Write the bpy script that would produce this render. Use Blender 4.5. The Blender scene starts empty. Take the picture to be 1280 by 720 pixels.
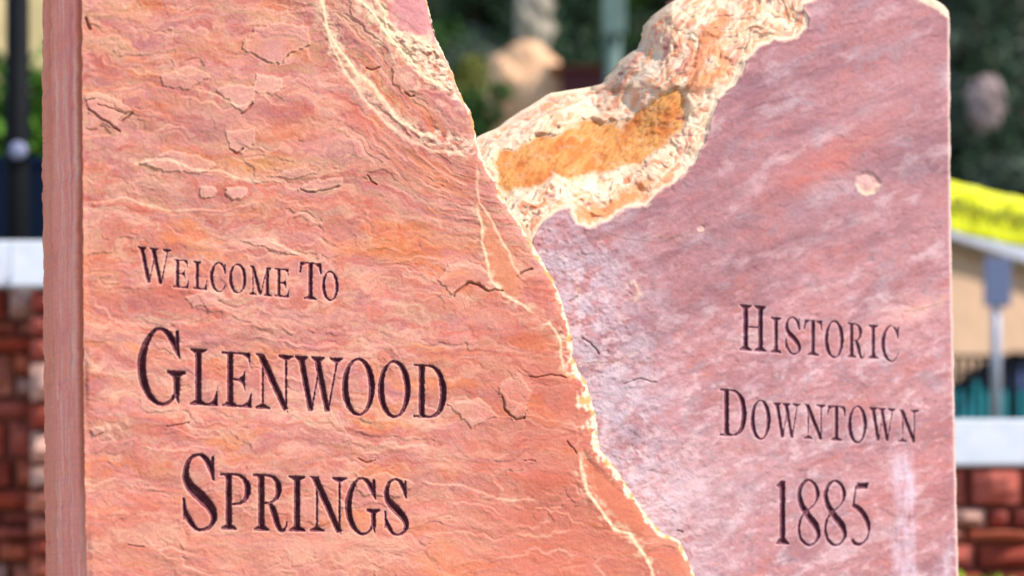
import bpy, math, random
import numpy as np
from mathutils import Vector

random.seed(7)
rng = np.random.default_rng(11)
SC = bpy.context.scene
COL = SC.collection

# ---------------------------------------------------------------- camera
F = 2600.0            # focal length in pixels of a 1280 wide picture
EYE = 1.5             # camera height
HOR = 770.0           # horizon row (the lens is shifted up)
cd = bpy.data.cameras.new('camera')
cd.sensor_width = 36.0
cd.lens = 36.0 * F / 1280.0
cd.shift_y = (HOR - 360.0) / 1280.0
cd.clip_start = 0.1
cd.clip_end = 3000.0
cd.dof.use_dof = True
cd.dof.focus_distance = 3.94
cd.dof.aperture_fstop = 2.3
cam = bpy.data.objects.new('camera', cd)
COL.objects.link(cam)
cam.location = (0, 0, EYE)
cam.rotation_euler = (math.radians(90), 0, 0)
SC.camera = cam

# ---------------------------------------------------------------- plane of the stones
AX = 4260.0
ua = math.atan2(F, AX)
U = np.array([math.cos(ua), math.sin(ua), 0.0])       # along the faces, to the right and away
N = np.array([math.sin(ua), -math.cos(ua), 0.0])      # out of the faces, towards the camera
D0 = 3.55
P0 = np.array([(100 - 640) / F * D0, D0, 0.0])
PX = D0 * 1.12 / F                                    # about one picture pixel on the stone, in metres

# ---------------------------------------------------------------- light
SUN_EL = math.radians(46)
az = math.radians(34)
sh = math.cos(az) * N + math.sin(az) * U
sd = Vector((sh[0] * math.cos(SUN_EL), sh[1] * math.cos(SUN_EL), math.sin(SUN_EL)))
w = bpy.data.worlds.new('World')
SC.world = w
w.use_nodes = True
nt = w.node_tree
bg = nt.nodes['Background']
sky = nt.nodes.new('ShaderNodeTexSky')
sky.sky_type = 'NISHITA'
sky.sun_disc = False
sky.sun_elevation = SUN_EL
sky.sun_rotation = math.atan2(sd.x, sd.y)
sky.altitude = 1700
nt.links.new(sky.outputs[0], bg.inputs[0])
bg.inputs[1].default_value = 0.15
sl = bpy.data.lights.new('sun', 'SUN')
sl.energy = 3.1
sl.angle = math.radians(0.53)
sl.color = (1.0, 0.95, 0.88)
so = bpy.data.objects.new('sun', sl)
COL.objects.link(so)
so.rotation_euler = sd.to_track_quat('Z', 'Y').to_euler()
so.location = (5, -5, 12)
SC.view_settings.view_transform = 'Standard'
SC.view_settings.look = 'None'
SC.view_settings.exposure = 0.88
SC.view_settings.gamma = 1.0


# ---------------------------------------------------------------- helpers
def lin(c):
    c = np.asarray(c, float) / 255.0
    return np.where(c <= 0.04045, c / 12.92, ((c + 0.055) / 1.055) ** 2.4)


def alb(r, g, b, k=0.62):
    return lin((r, g, b)) * k


def px(x, y, D):
    """point seen at picture position x, y at distance D in front of the camera"""
    return Vector(((x - 640) / F * D, D, EYE + (HOR - y) / F * D))


def tag(o, label=None, cat=None, group=None, kind=None):
    if label: o['label'] = label
    if cat: o['category'] = cat
    if group: o['group'] = group
    if kind: o['kind'] = kind
    return o


def empty(name, loc, rz=0.0):
    o = bpy.data.objects.new(name, None)
    o.location = loc
    o.rotation_euler = (0, 0, rz)
    COL.objects.link(o)
    return o


def copy_tree(o, parent=None):
    c = o.copy()
    COL.objects.link(c)
    c.parent = parent
    for ch in list(o.children):
        copy_tree(ch, c)
    return c


_pr = np.random.default_rng(5)
PERM = np.tile(_pr.permutation(4096), 3).astype(np.int32)
_an = _pr.random(4096) * 2 * math.pi
GRC, GRS = np.cos(_an).astype(np.float32), np.sin(_an).astype(np.float32)


def hash2(ix, iy, seed):
    ix = ix.astype(np.int32) & 4095; iy = iy.astype(np.int32) & 4095
    return PERM[PERM[PERM[ix] + iy] + (seed * 131 & 4095)] / 4095.0


def noise(x, y, seed=0):
    x = np.asarray(x, np.float32); y = np.asarray(y, np.float32)
    ix = np.floor(x); iy = np.floor(y)
    fx = x - ix; fy = y - iy
    sx = fx * fx * fx * (fx * (fx * 6 - 15) + 10)
    sy = fy * fy * fy * (fy * (fy * 6 - 15) + 10)
    jx = ix.astype(np.int32) & 4095; jy = (iy.astype(np.int32) + seed * 131) & 4095
    p0 = PERM[jx] ; p1 = PERM[jx + 1]
    def g(p, oy, dx, dy):
        a = PERM[p + jy + oy]
        return GRC[a] * dx + GRS[a] * dy
    a = g(p0, 0, fx, fy); b = g(p1, 0, fx - 1, fy); c = g(p0, 1, fx, fy - 1); d = g(p1, 1, fx - 1, fy - 1)
    t = a + (b - a) * sx
    return (t + ((c + (d - c) * sx) - t) * sy) * 1.5


def fbm(x, y, seed=0, o=4, g=0.5):
    r = 0; a = 1.0; t = 0
    for i in range(o):
        r = r + a * noise(x, y, seed + i * 17)
        t += a
        x = x * 2.03 + 5.1; y = y * 2.03 - 3.7
        a *= g
    return r / t * 1.4


def smooth(a, b, x):
    t = np.clip((x - a) / (b - a), 0, 1)
    return t * t * (3 - 2 * t)


def poly_dist(X, Y, pts, closed=False):
    d = np.full(X.shape, 1e18)
    n = len(pts)
    for i in range(n if closed else n - 1):
        ax, ay = pts[i]; bx, by = pts[(i + 1) % n]
        ex, ey = bx - ax, by - ay
        L = ex * ex + ey * ey + 1e-12
        t = np.clip(((X - ax) * ex + (Y - ay) * ey) / L, 0, 1)
        q = (X - ax - t * ex) ** 2 + (Y - ay - t * ey) ** 2
        d = np.minimum(d, q)
    return np.sqrt(d)


def inside(X, Y, pts):
    r = np.zeros(X.shape, bool)
    n = len(pts)
    for i in range(n):
        ax, ay = pts[i]; bx, by = pts[(i + 1) % n]
        if ay == by: continue
        c = ((ay > Y) != (by > Y)) & (X < (bx - ax) * (Y - ay) / (by - ay) + ax)
        r ^= c
    return r


def sdf(X, Y, pts):
    d = poly_dist(X, Y, pts, True)
    return np.where(inside(X, Y, pts), -d, d)


def side_of(X, Y, pts):
    """signed distance to an open polyline; positive on its left hand (picture axes, y down)"""
    best = np.full(X.shape, 1e18); s = np.zeros(X.shape)
    for i in range(len(pts) - 1):
        ax, ay = pts[i]; bx, by = pts[i + 1]
        ex, ey = bx - ax, by - ay
        L = ex * ex + ey * ey + 1e-12
        t = np.clip(((X - ax) * ex + (Y - ay) * ey) / L, 0, 1)
        q = (X - ax - t * ex) ** 2 + (Y - ay - t * ey) ** 2
        cr = (X - ax) * ey - (Y - ay) * ex
        m = q < best
        best = np.where(m, q, best); s = np.where(m, np.sign(cr), s)
    return np.sqrt(best) * s


def roughen(pts, amp, step=6.0, seed=3):
    out = []
    for i in range(len(pts) - 1):
        a = np.array(pts[i], float); b = np.array(pts[i + 1], float)
        n = max(1, int(np.linalg.norm(b - a) / step))
        for k in range(n):
            out.append(a + (b - a) * k / n)
    out.append(np.array(pts[-1], float))
    out = np.array(out)
    i = np.arange(len(out))
    out[:, 0] += amp * noise(i * 0.37, i * 0 + seed, seed)
    out[:, 1] += amp * noise(i * 0.37, i * 0 + seed + 9.5, seed + 1)
    return [tuple(p) for p in out]


# ---------------------------------------------------------------- lettering (carved)
def catmull(P, n=7, closed=False):
    P = np.array(P, float); m = len(P); out = []
    for i in range(m if closed else m - 1):
        if closed:
            p0, p1, p2, p3 = P[(i - 1) % m], P[i], P[(i + 1) % m], P[(i + 2) % m]
        else:
            p0, p1, p2, p3 = P[max(i - 1, 0)], P[i], P[i + 1], P[min(i + 2, m - 1)]
        for k in range(n):
            t = k / n
            out.append(0.5 * ((2 * p1) + (-p0 + p2) * t + (2 * p0 - 5 * p1 + 4 * p2 - p3) * t * t + (-p0 + 3 * p1 - 3 * p2 + p3) * t ** 3))
    if not closed: out.append(P[-1])
    return np.array(out)


class Glyph:
    """strokes in picture pixels; box x0..x1, top..base, lines sloping by k"""
    def __init__(s, x0, x1, yt, yb, k, bold=1.0):
        s.x0, s.x1, s.yt, s.yb, s.k = x0, x1, yt, yb, k
        s.xc = (x0 + x1) / 2
        s.h = yb - yt
        s.b = bold
        s.plus = []; s.curves = []
    def T(s, x, y):
        X = s.x0 + x * (s.x1 - s.x0)
        return X, s.yb - y * s.h + s.k * (X - s.xc)
    def st(s, x0, y0, x1, y1, w0, w1=None):
        w1 = w0 if w1 is None else w1
        a = np.array(s.T(x0, y0)); b = np.array(s.T(x1, y1))
        d = b - a; d /= np.linalg.norm(d) + 1e-9
        n = np.array([-d[1], d[0]])
        q0, q1 = w0 * s.h * s.b / 2, w1 * s.h * s.b / 2
        s.plus.append([tuple(a + n * q0), tuple(b + n * q1), tuple(b - n * q1), tuple(a - n * q0)])
    def cv(s, P, closed=False):
        C = catmull(P, closed=closed)
        X, Y = s.T(C[:, 0], C[:, 1]); W = C[:, 2] * s.h * s.b / 2
        pts = np.stack([X, Y], 1)
        if closed:
            d = np.roll(pts, -1, 0) - np.roll(pts, 1, 0)
        else:
            d = np.gradient(pts, axis=0)
        d /= np.linalg.norm(d, axis=1)[:, None] + 1e-9
        n = np.stack([-d[:, 1], d[:, 0]], 1)
        A = pts + n * W[:, None]; B = pts - n * W[:, None]
        m = len(pts); quads = []
        # one quad chain: two halves of overlapping strips keep the polygon simple
        for i in range(m if closed else m - 1):
            j = (i + 1) % m
            quads.append([tuple(A[i]), tuple(A[j]), tuple(B[j]), tuple(B[i])])
        s.curves.append((A, B, closed, quads))
    def sf(s, x, y, up, w, stem=0.12, t=0.035):
        """flat serif with brackets; up=+1 stands on y, -1 hangs from y; w in cap heights"""
        X, Y = s.T(x, y); h = s.h
        w = w * h / 2; st = stem * h * s.b / 2; t = t * h; br = 0.10 * h
        Q = [(-w, 0), (w, 0), (w, -t * up), (st, -br * up), (-st, -br * up), (-w, -t * up)]
        s.plus.append([(X + a, Y + b + s.k * a) for a, b in Q])
    def tri(s, *P):
        s.plus.append([s.T(*p) for p in P])
    def dist(s, X, Y):
        """negative inside"""
        d = np.full(X.shape, 1e9)
        for q in s.plus:
            q = np.array(q)
            dd = poly_dist(X, Y, q, True)
            dd = np.where(inside(X, Y, [tuple(p) for p in q]), -dd, dd)
            d = np.minimum(d, dd)
        for A, B, closed, quads in s.curves:
            if closed: dd = np.minimum(poly_dist(X, Y, A, True), poly_dist(X, Y, B, True))
            else: dd = poly_dist(X, Y, np.concatenate([A, B[::-1]]), True)
            ins = np.zeros(X.shape, bool)
            for q in quads: ins |= inside(X, Y, q)
            d = np.minimum(d, np.where(ins, -dd, dd))
        return d


TK, TN = 0.125, 0.05


def g_I(g): g.st(.5, 0, .5, 1, TK); g.sf(.5, 0, 1, .30); g.sf(.5, 1, -1, .30)
def g_H(g):
    for x in (.24, .76):
        g.st(x, 0, x, 1, TK); g.sf(x, 0, 1, .26); g.sf(x, 1, -1, .26)
    g.st(.24, .52, .76, .52, TN)
def g_L(g):
    g.st(.34, 0, .34, 1, TK); g.sf(.34, 1, -1, .30)
    g.st(.06, .025, .92, .025, TN); g.tri((.97, .34), (.98, 0), (.55, 0), (.82, .1)); g.sf(.34, 0, 1, .28)
def g_E(g):
    g.st(.30, 0, .30, 1, TK)
    g.st(.02, .975, .95, .975, TN); g.st(.02, .025, .95, .025, TN); g.st(.3, .5, .75, .5, TN)
    g.tri((.95, 1), (.95, .68), (.87, .88), (.6, 1)); g.tri((1, .33), (.98, 0), (.5, 0), (.85, .1))
    g.tri((.78, .68), (.78, .30), (.69, .42), (.5, .5), (.69, .58)); g.sf(.3, 0, 1, .26)
def g_T(g):
    g.st(.5, 0, .5, 1, TK); g.sf(.5, 0, 1, .34); g.st(.03, .975, .97, .975, TN)
    g.tri((.03, 1), (0, .70), (.06, .70), (.13, .88), (.35, .95)); g.tri((.97, 1), (1, .70), (.94, .70), (.87, .88), (.65, .95))
def g_N(g):
    g.st(.22, 0, .22, .95, TN * .9); g.st(.17, .98, .84, .0, TK * 1.15, TK * .95); g.st(.84, .02, .84, 1, TN * .9)
    g.tri((.76, .16), (.87, .16), (.88, -.05)); g.tri((.0, 1), (.28, 1), (.2, .9), (.12, .94))
    g.sf(.22, 0, 1, .27, TN); g.sf(.84, 1, -1, .27, TN)
def g_M(g):
    g.st(.16, 0, .16, .96, TN * .9); g.st(.16, .99, .50, .05, TK); g.st(.50, .03, .82, .98, TN); g.st(.82, 0, .82, 1, TK)
    g.tri((0, 1), (.24, 1), (.16, .9)); g.sf(.16, 0, 1, .24, TN); g.sf(.82, 0, 1, .27); g.sf(.88, 1, -1, .20)
def g_W(g):
    g.st(.11, .99, .33, .0, TK, TK * .9); g.st(.34, .0, .52, .85, TN * .8); g.st(.46, .99, .69, .0, TK, TK * .9); g.st(.70, .0, .91, .98, TN * .8)
    g.sf(.12, 1, -1, .24, .12); g.sf(.48, 1, -1, .24, .12); g.sf(.88, 1, -1, .24, TN)
    g.tri((.27, .07), (.39, .09), (.335, -.03)); g.tri((.63, .07), (.75, .09), (.695, -.03))
def ring(g, cx, cy, rx, ry, thick=TK, thin=TN, rot=0.25):
    P = []
    for i in range(20):
        a = i / 20 * 2 * math.pi
        wv = thin + (thick - thin) * abs(math.cos(a - rot)) ** 1.6
        P.append((cx + rx * math.cos(a), cy + ry * math.sin(a), wv))
    g.cv(P, True)
def g_O(g): ring(g, .5, .5, .41, .485)
def g_D(g):
    g.st(.26, 0, .26, 1, TK); g.st(.0, .975, .5, .975, TN); g.st(.0, .025, .45, .03, TN); g.tri((.2, .0), (.5, .0), (.32, .1), (.2, .12))
    g.cv([(.40, .975, TN), (.62, .95, .07), (.82, .82, .11), (.91, .62, .13), (.93, .48, .135), (.89, .28, .12), (.78, .12, .09), (.6, .04, .06), (.42, .03, TN)])
def g_P(g):
    g.st(.28, 0, .28, 1, TK); g.sf(.28, 0, 1, .28); g.st(.0, .975, .5, .975, TN); g.tri((0, 1), (.3, 1), (.3, .9), (.16, .94))
    g.cv([(.42, .975, TN), (.66, .95, .07), (.84, .85, .11), (.89, .72, .125), (.84, .58, .1), (.68, .48, .06), (.5, .455, TN), (.32, .45, TN)])
def g_R(g):
    g.st(.25, 0, .25, 1, TK); g.sf(.25, 0, 1, .27); g.st(.0, .975, .5, .975, TN); g.tri((0, 1), (.3, 1), (.3, .9), (.14, .94))
    g.cv([(.38, .975, TN), (.58, .95, .07), (.72, .86, .11), (.76, .74, .12), (.72, .61, .09), (.58, .52, .05), (.4, .49, TN), (.28, .485, TN)])
    g.cv([(.48, .49, .06), (.58, .40, .12), (.68, .22, .125), (.77, .06, .10), (.87, .01, .07), (.97, .08, .04), (1.0, .17, .025)])
def g_C(g):
    g.cv([(.93, .62, .02), (.90, .76, .08), (.80, .90, .075), (.62, .98, .05), (.46, .975, .06), (.26, .86, .095), (.12, .66, .125), (.09, .48, .13),
          (.13, .30, .12), (.26, .12, .10), (.46, .02, .06), (.66, .02, .05), (.84, .12, .04), (.97, .27, .03)])
    g.tri((.90, .98), (.98, .98), (.96, .62), (.88, .74))
def g_G(g):
    g.cv([(.80, .68, .03), (.74, .82, .10), (.62, .94, .085), (.46, .985, .055), (.32, .95, .06), (.17, .80, .095), (.08, .62, .125), (.07, .45, .13),
          (.12, .27, .12), (.24, .11, .10), (.40, .02, .065), (.56, .01, .05), (.70, .07, .05), (.76, .14, .05)])
    g.tri((.78, .97), (.86, .98), (.88, .60), (.80, .66), (.76, .80))
    g.st(.60, .43, 1.0, .43, TN * 1.1); g.tri((.60, .45), (1.0, .45), (.98, .41), (.86, .36), (.74, .36), (.62, .41))
    g.st(.81, .40, .81, .12, .10, .09); g.tri((.76, .14), (.86, .14), (.86, -.01))
def g_S(g):
    g.cv([(.86, .68, .02), (.80, .82, .09), (.66, .94, .075), (.46, .985, .05), (.24, .93, .06), (.12, .79, .09), (.14, .65, .12), (.32, .53, .155),
          (.56, .43, .165), (.80, .30, .135), (.90, .18, .10), (.80, .06, .06), (.58, .01, .05), (.38, .03, .06), (.20, .14, .09), (.09, .26, .06), (.05, .40, .02)])
    g.tri((.82, .96), (.90, .98), (.92, .64), (.84, .66), (.78, .82)); g.tri((.02, .42), (.10, .42), (.15, .18), (.04, .12))
def g_1(g):
    g.st(.55, 0, .55, .97, .105, .10); g.sf(.55, 0, 1, .21, .10, .02); g.tri((.02, .90), (.58, 1.0), (.66, .86), (.48, .84))
def g_8(g):
    g.cv([(.50, .985, .045), (.20, .92, .06), (.06, .78, .08), (.16, .62, .10), (.46, .46, .12), (.80, .32, .125), (.97, .17, .075), (.80, .05, .04), (.50, .005, .045),
          (.18, .08, .06), (.04, .24, .05), (.16, .42, .04), (.50, .54, .03), (.80, .64, .03), (.93, .78, .07), (.80, .92, .06)], True)
def g_5(g):
    g.tri((.32, .99), (.98, 1.0), (.86, .90), (.28, .89)); g.st(.28, .96, .12, .62, .035, .04)
    g.cv([(.06, .63, .06), (.35, .60, .10), (.68, .49, .11), (.92, .34, .09), (.95, .20, .045), (.78, .07, .035), (.48, .01, .06), (.20, .02, .075), (.04, .09, .05)])


GF = dict(I=g_I, H=g_H, L=g_L, E=g_E, T=g_T, N=g_N, M=g_M, W=g_W, O=g_O, D=g_D, P=g_P, R=g_R, C=g_C, G=g_G, S=g_S)
GF.update({'1': g_1, '8': g_8, '5': g_5})
LEFT_TEXT = [
    ('W', 172.5, 213.5, 310, 354, .10), ('E', 216, 235.5, 324.6, 360, .10), ('L', 240, 259, 327, 362, .10), ('C', 262.5, 282.5, 328, 365, .10),
    ('O', 286, 308, 330, 366.5, .10), ('M', 311.5, 339, 333.4, 369.5, .10), ('E', 343, 361.5, 336, 371.5, .10), ('T', 374, 402, 328, 374.5, .10), ('O', 402.5, 423, 339, 376, .10),
    ('G', 173, 232, 410, 506, .055), ('L', 235, 273, 436, 507, .055), ('E', 276, 315, 440, 509, .055), ('N', 318, 365, 443, 512, .055),
    ('W', 369.5, 427, 446, 514, .055), ('O', 427.5, 468.5, 448, 519.5, .055), ('O', 472.5, 513, 451, 522, .055), ('D', 516.5, 557, 455.5, 523, .055),
    ('S', 227, 272, 567, 663, .025), ('P', 275, 314, 591.5, 662.5, .025), ('R', 316, 358.5, 592.5, 664, .025), ('I', 360.5, 382, 594.5, 664.5, .025),
    ('N', 386, 431.5, 596, 665, .025), ('G', 432.5, 475, 597, 668, .025), ('S', 479.5, 511, 598, 669, .025)]
RIGHT_TEXT = [
    ('H', 923.5, 959, 381.5, 439, .07), ('I', 964.5, 975.5, 396.5, 441, .07), ('S', 981, 1001.5, 396, 443, .07), ('T', 1004.5, 1028, 400, 444.5, .07),
    ('O', 1031, 1054.5, 401, 447.5, .07), ('R', 1059, 1080.5, 404, 447.5, .07), ('I', 1086, 1097, 406, 448.5, .07), ('C', 1101.5, 1124, 407, 452, .07),
    ('D', 899.5, 932.5, 486.5, 545.5, .05), ('O', 938.5, 963, 500, 549.5, .05), ('W', 967.5, 999.5, 504, 547, .05), ('N', 1004.5, 1030.5, 505.5, 549, .05),
    ('T', 1034, 1057, 507, 551, .05), ('O', 1060, 1083.5, 507.5, 554, .05), ('W', 1087.5, 1118.5, 510, 551, .05), ('N', 1123, 1146.5, 512, 553, .05),
    ('1', 969, 985.5, 599, 680.5, .02), ('8', 997.5, 1024, 599, 682, .02), ('8', 1030.5, 1057, 600, 682, .02), ('5', 1063.5, 1087, 603, 681, .02)]


def letters(text, X, Y, bold):
    d = np.full(X.shape, 50.0); gid = np.full(X.shape, -1)
    for i, (ch, x0, x1, yt, yb, k) in enumerate(text):
        g = Glyph(x0, x1, yt, yb, k, bold); GF[ch](g)
        m = (X > x0 - 7) & (X < x1 + 7) & (Y > yt - 10) & (Y < yb + 10)
        dd = g.dist(X[m], Y[m])
        cur = d[m]; cg = gid[m]
        b = dd < cur
        cur[b] = dd[b]; cg[b] = i
        d[m] = cur; gid[m] = cg
    return d, gid


# ---------------------------------------------------------------- materials
def newmat(name):
    m = bpy.data.materials.new(name); m.use_nodes = True
    n = m.node_tree; b = n.nodes['Principled BSDF']
    return m, n, b


def stone_mat(name, rough, bump, grain):
    m, n, b = newmat(name)
    at = n.nodes.new('ShaderNodeAttribute'); at.attribute_name = 'stone_colour'
    ink = n.nodes.new('ShaderNodeAttribute'); ink.attribute_name = 'ink'
    tc = n.nodes.new('ShaderNodeTexCoord')
    n1 = n.nodes.new('ShaderNodeTexNoise'); n1.inputs['Scale'].default_value = 260; n1.inputs['Detail'].default_value = 5; n1.inputs['Roughness'].default_value = .7
    n2 = n.nodes.new('ShaderNodeTexNoise'); n2.inputs['Scale'].default_value = 70; n2.inputs['Detail'].default_value = 6; n2.inputs['Roughness'].default_value = .65
    n.links.new(tc.outputs['Object'], n1.inputs['Vector']); n.links.new(tc.outputs['Object'], n2.inputs['Vector'])
    mr = n.nodes.new('ShaderNodeMapRange'); mr.inputs['From Min'].default_value = .3; mr.inputs['From Max'].default_value = .7
    mr.inputs['To Min'].default_value = 1 - grain; mr.inputs['To Max'].default_value = 1 + grain
    n.links.new(n1.outputs[0], mr.inputs['Value'])
    mul = n.nodes.new('ShaderNodeVectorMath'); mul.operation = 'SCALE'
    n.links.new(at.outputs['Color'], mul.inputs[0]); n.links.new(mr.outputs[0], mul.inputs['Scale'])
    # paint in the carving: ink is the distance inside the outline, in picture pixels
    mr2 = n.nodes.new('ShaderNodeMapRange'); mr2.inputs['From Min'].default_value = .35; mr2.inputs['From Max'].default_value = -.35
    n.links.new(ink.outputs['Fac'], mr2.inputs['Value'])
    wear = n.nodes.new('ShaderNodeMapRange'); wear.inputs['From Min'].default_value = .35; wear.inputs['From Max'].default_value = .75
    wear.inputs['To Min'].default_value = 1.0; wear.inputs['To Max'].default_value = .62
    n.links.new(n2.outputs[0], wear.inputs['Value'])
    mm = n.nodes.new('ShaderNodeMath'); mm.operation = 'MULTIPLY'
    n.links.new(mr2.outputs[0], mm.inputs[0]); n.links.new(wear.outputs[0], mm.inputs[1])
    mix = n.nodes.new('ShaderNodeMix'); mix.data_type = 'RGBA'
    mix.inputs['B'].default_value = (.11, .020, .040, 1)
    n.links.new(mm.outputs[0], mix.inputs['Factor']); n.links.new(mul.outputs[0], mix.inputs['A'])
    n.links.new(mix.outputs['Result'], b.inputs['Base Color'])
    b.inputs['Roughness'].default_value = rough
    b.inputs['Specular IOR Level'].default_value = .25
    bp = n.nodes.new('ShaderNodeBump'); bp.inputs['Strength'].default_value = bump; bp.inputs['Distance'].default_value = .004
    ad = n.nodes.new('ShaderNodeMath'); ad.operation = 'MULTIPLY_ADD'; ad.inputs[1].default_value = .5
    n.links.new(n1.outputs[0], ad.inputs[0]); n.links.new(n2.outputs[0], ad.inputs[2])
    n.links.new(ad.outputs[0], bp.inputs['Height']); n.links.new(bp.outputs[0], b.inputs['Normal'])
    return m


def plain_mat(name, c, rough=.8, spec=.3, metal=0., noise_amt=.0, scale=5., c2=None, bump=0.):
    m, n, b = newmat(name)
    b.inputs['Roughness'].default_value = rough
    b.inputs['Specular IOR Level'].default_value = spec
    b.inputs['Metallic'].default_value = metal
    tc = n.nodes.new('ShaderNodeTexCoord'); nz = n.nodes.new('ShaderNodeTexNoise')
    nz.inputs['Scale'].default_value = scale; nz.inputs['Detail'].default_value = 5
    n.links.new(tc.outputs['Object'], nz.inputs['Vector'])
    mix = n.nodes.new('ShaderNodeMix'); mix.data_type = 'RGBA'
    c2 = c2 if c2 is not None else [v * (1 - noise_amt) for v in c]
    mix.inputs['A'].default_value = (*c, 1); mix.inputs['B'].default_value = (*c2, 1)
    mr = n.nodes.new('ShaderNodeMapRange'); mr.inputs['From Min'].default_value = .38; mr.inputs['From Max'].default_value = .62
    n.links.new(nz.outputs[0], mr.inputs['Value']); n.links.new(mr.outputs[0], mix.inputs['Factor'])
    n.links.new(mix.outputs['Result'], b.inputs['Base Color'])
    if bump:
        bp = n.nodes.new('ShaderNodeBump'); bp.inputs['Strength'].default_value = bump; bp.inputs['Distance'].default_value = .02
        n.links.new(nz.outputs[0], bp.inputs['Height']); n.links.new(bp.outputs[0], b.inputs['Normal'])
    return m


# ---------------------------------------------------------------- stone building
def on_plane(X, Y, D):
    """the point of the sheet lying D in front of the stone's plane that shows at X, Y"""
    rx = (X - 640) / F; rz = (HOR - Y) / F
    k = (N @ P0 + D) / (N[0] * rx + N[1])
    return np.stack([rx * k, k, rz * k + EYE], -1)


def np_mesh(name, V, Fq, col=None, ink=None, mat=None, smooth_=True):
    me = bpy.data.meshes.new(name)
    me.vertices.add(len(V)); me.vertices.foreach_set('co', V.astype(np.float32).ravel())
    me.loops.add(Fq.size); me.loops.foreach_set('vertex_index', Fq.astype(np.int32).ravel())
    me.polygons.add(len(Fq))
    me.polygons.foreach_set('loop_start', np.arange(0, Fq.size, Fq.shape[1], dtype=np.int32))
    me.polygons.foreach_set('use_smooth', np.full(len(Fq), smooth_))
    me.update(calc_edges=True)
    if col is not None:
        a = me.attributes.new('stone_colour', 'FLOAT_COLOR', 'POINT')
        c = np.ones((len(V), 4), np.float32); c[:, :3] = col
        a.data.foreach_set('color', c.ravel())
    if ink is not None:
        a = me.attributes.new('ink', 'FLOAT', 'POINT'); a.data.foreach_set('value', ink.astype(np.float32).ravel())
    if mat: me.materials.append(mat)
    return me


def interp_rows(y, table):
    t = sorted((b, a) for a, b in table)
    return np.interp(y, [p[0] for p in t], [p[1] for p in t])


class Stone:
    def __init__(s, name, label, mat, base):
        s.name, s.label, s.mat, s.base = name, label, mat, np.array(base)
        s.V, s.Fc, s.C, s.I, s.G = [], [], [], [], []
        s.n = 0
    def grid(s, P, C, I=None, G=None, flip=False):
        r, c = P.shape[:2]
        idx = np.arange(r * c).reshape(r, c) + s.n
        q = np.stack([idx[:-1, :-1], idx[1:, :-1], idx[1:, 1:], idx[:-1, 1:]], -1).reshape(-1, 4)
        if flip: q = q[:, ::-1]
        s.V.append(P.reshape(-1, 3) - s.base); s.C.append(np.clip(C, 0.002, .92).reshape(-1, 3))
        s.I.append((np.full((r, c), 50.) if I is None else I).ravel())
        s.Fc.append(q)
        s.G.append(np.full(len(q), -1) if G is None else G[:-1, :-1].ravel())
        s.n += r * c
    def build(s):
        V = np.concatenate(s.V); Q = np.concatenate(s.Fc); C = np.concatenate(s.C); I = np.concatenate(s.I); G = np.concatenate(s.G)
        fi = I[Q].mean(1)
        G = np.where(fi < 0.0, G, -1)
        full = np_mesh('temporary', V, Q)
        vn = np.zeros(len(V) * 3, np.float32); full.vertex_normals.foreach_get('vector', vn); vn = vn.reshape(-1, 3)
        bpy.data.meshes.remove(full)
        def sub(name, mask):
            q = Q[mask]; u, inv = np.unique(q, return_inverse=True)
            off = V[u].mean(0) if name == 'letter' else np.zeros(3)
            me = np_mesh(name, V[u] - off, inv.reshape(q.shape), C[u], I[u], s.mat)
            me.normals_split_custom_set_from_vertices(vn[u].tolist())
            o = bpy.data.objects.new(name, me); COL.objects.link(o)
            o.location = tuple(off)
            return o
        root = sub(s.name, G < 0)
        root.location = tuple(s.base)
        for g in np.unique(G[G >= 0]):
            o = sub('letter', G == g)
            o.parent = root
        return root


def ledges(q, wid, xs_step=1.0):
    gy, gx = np.gradient(q)
    gm = np.sqrt(gx * gx + gy * gy) + 1e-4
    n = np.round(q)
    d = (q - n) / gm
    h = n + np.clip(d / wid, -.5, .5)
    return h, np.abs(d), n, gy / gm


def mixc(a, b, t):
    t = np.asarray(t)[..., None]
    return a * (1 - t) + b * t


def sample(R, X, Y, x0, y0):
    gx = np.clip(X - x0, 0, R.shape[1] - 1.001); gy = np.clip(Y - y0, 0, R.shape[0] - 1.001)
    ix = gx.astype(int); iy = gy.astype(int); fx = gx - ix; fy = gy - iy
    if R.ndim == 3: fx = fx[..., None]; fy = fy[..., None]
    return (R[iy, ix] * (1 - fx) + R[iy, ix + 1] * fx) * (1 - fy) + (R[iy + 1, ix] * (1 - fx) + R[iy + 1, ix + 1] * fx) * fy


def row_list(top, bot, fine0, fine1, fine, coarse):
    a = np.arange(top, fine0, coarse); b = np.arange(fine0, fine1, fine); c = np.arange(fine1, bot + coarse, coarse)
    return np.concatenate([a, b, c])


GROUND_Y = HOR + EYE * F / D0 * 1.02
K = .70
CREAM = alb(255, 226, 190, K); CREAM2 = alb(252, 212, 170, K); WHITE = alb(255, 236, 222, K)

# ================================================================= LEFT STONE
LX, TY = 60, -300
XX, YY = np.meshgrid(np.arange(LX, 900.), np.arange(TY, 800.))
wx = 30 * fbm(XX / 120, YY / 80, 1, 4) + 9 * fbm(XX / 30, YY / 26, 3, 3); wy = 17 * fbm(XX / 110, YY / 70, 5, 4) + 6 * fbm(XX / 26, YY / 24, 7, 3)
vx = XX + wx; vy = YY + wy - .10 * XX
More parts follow.
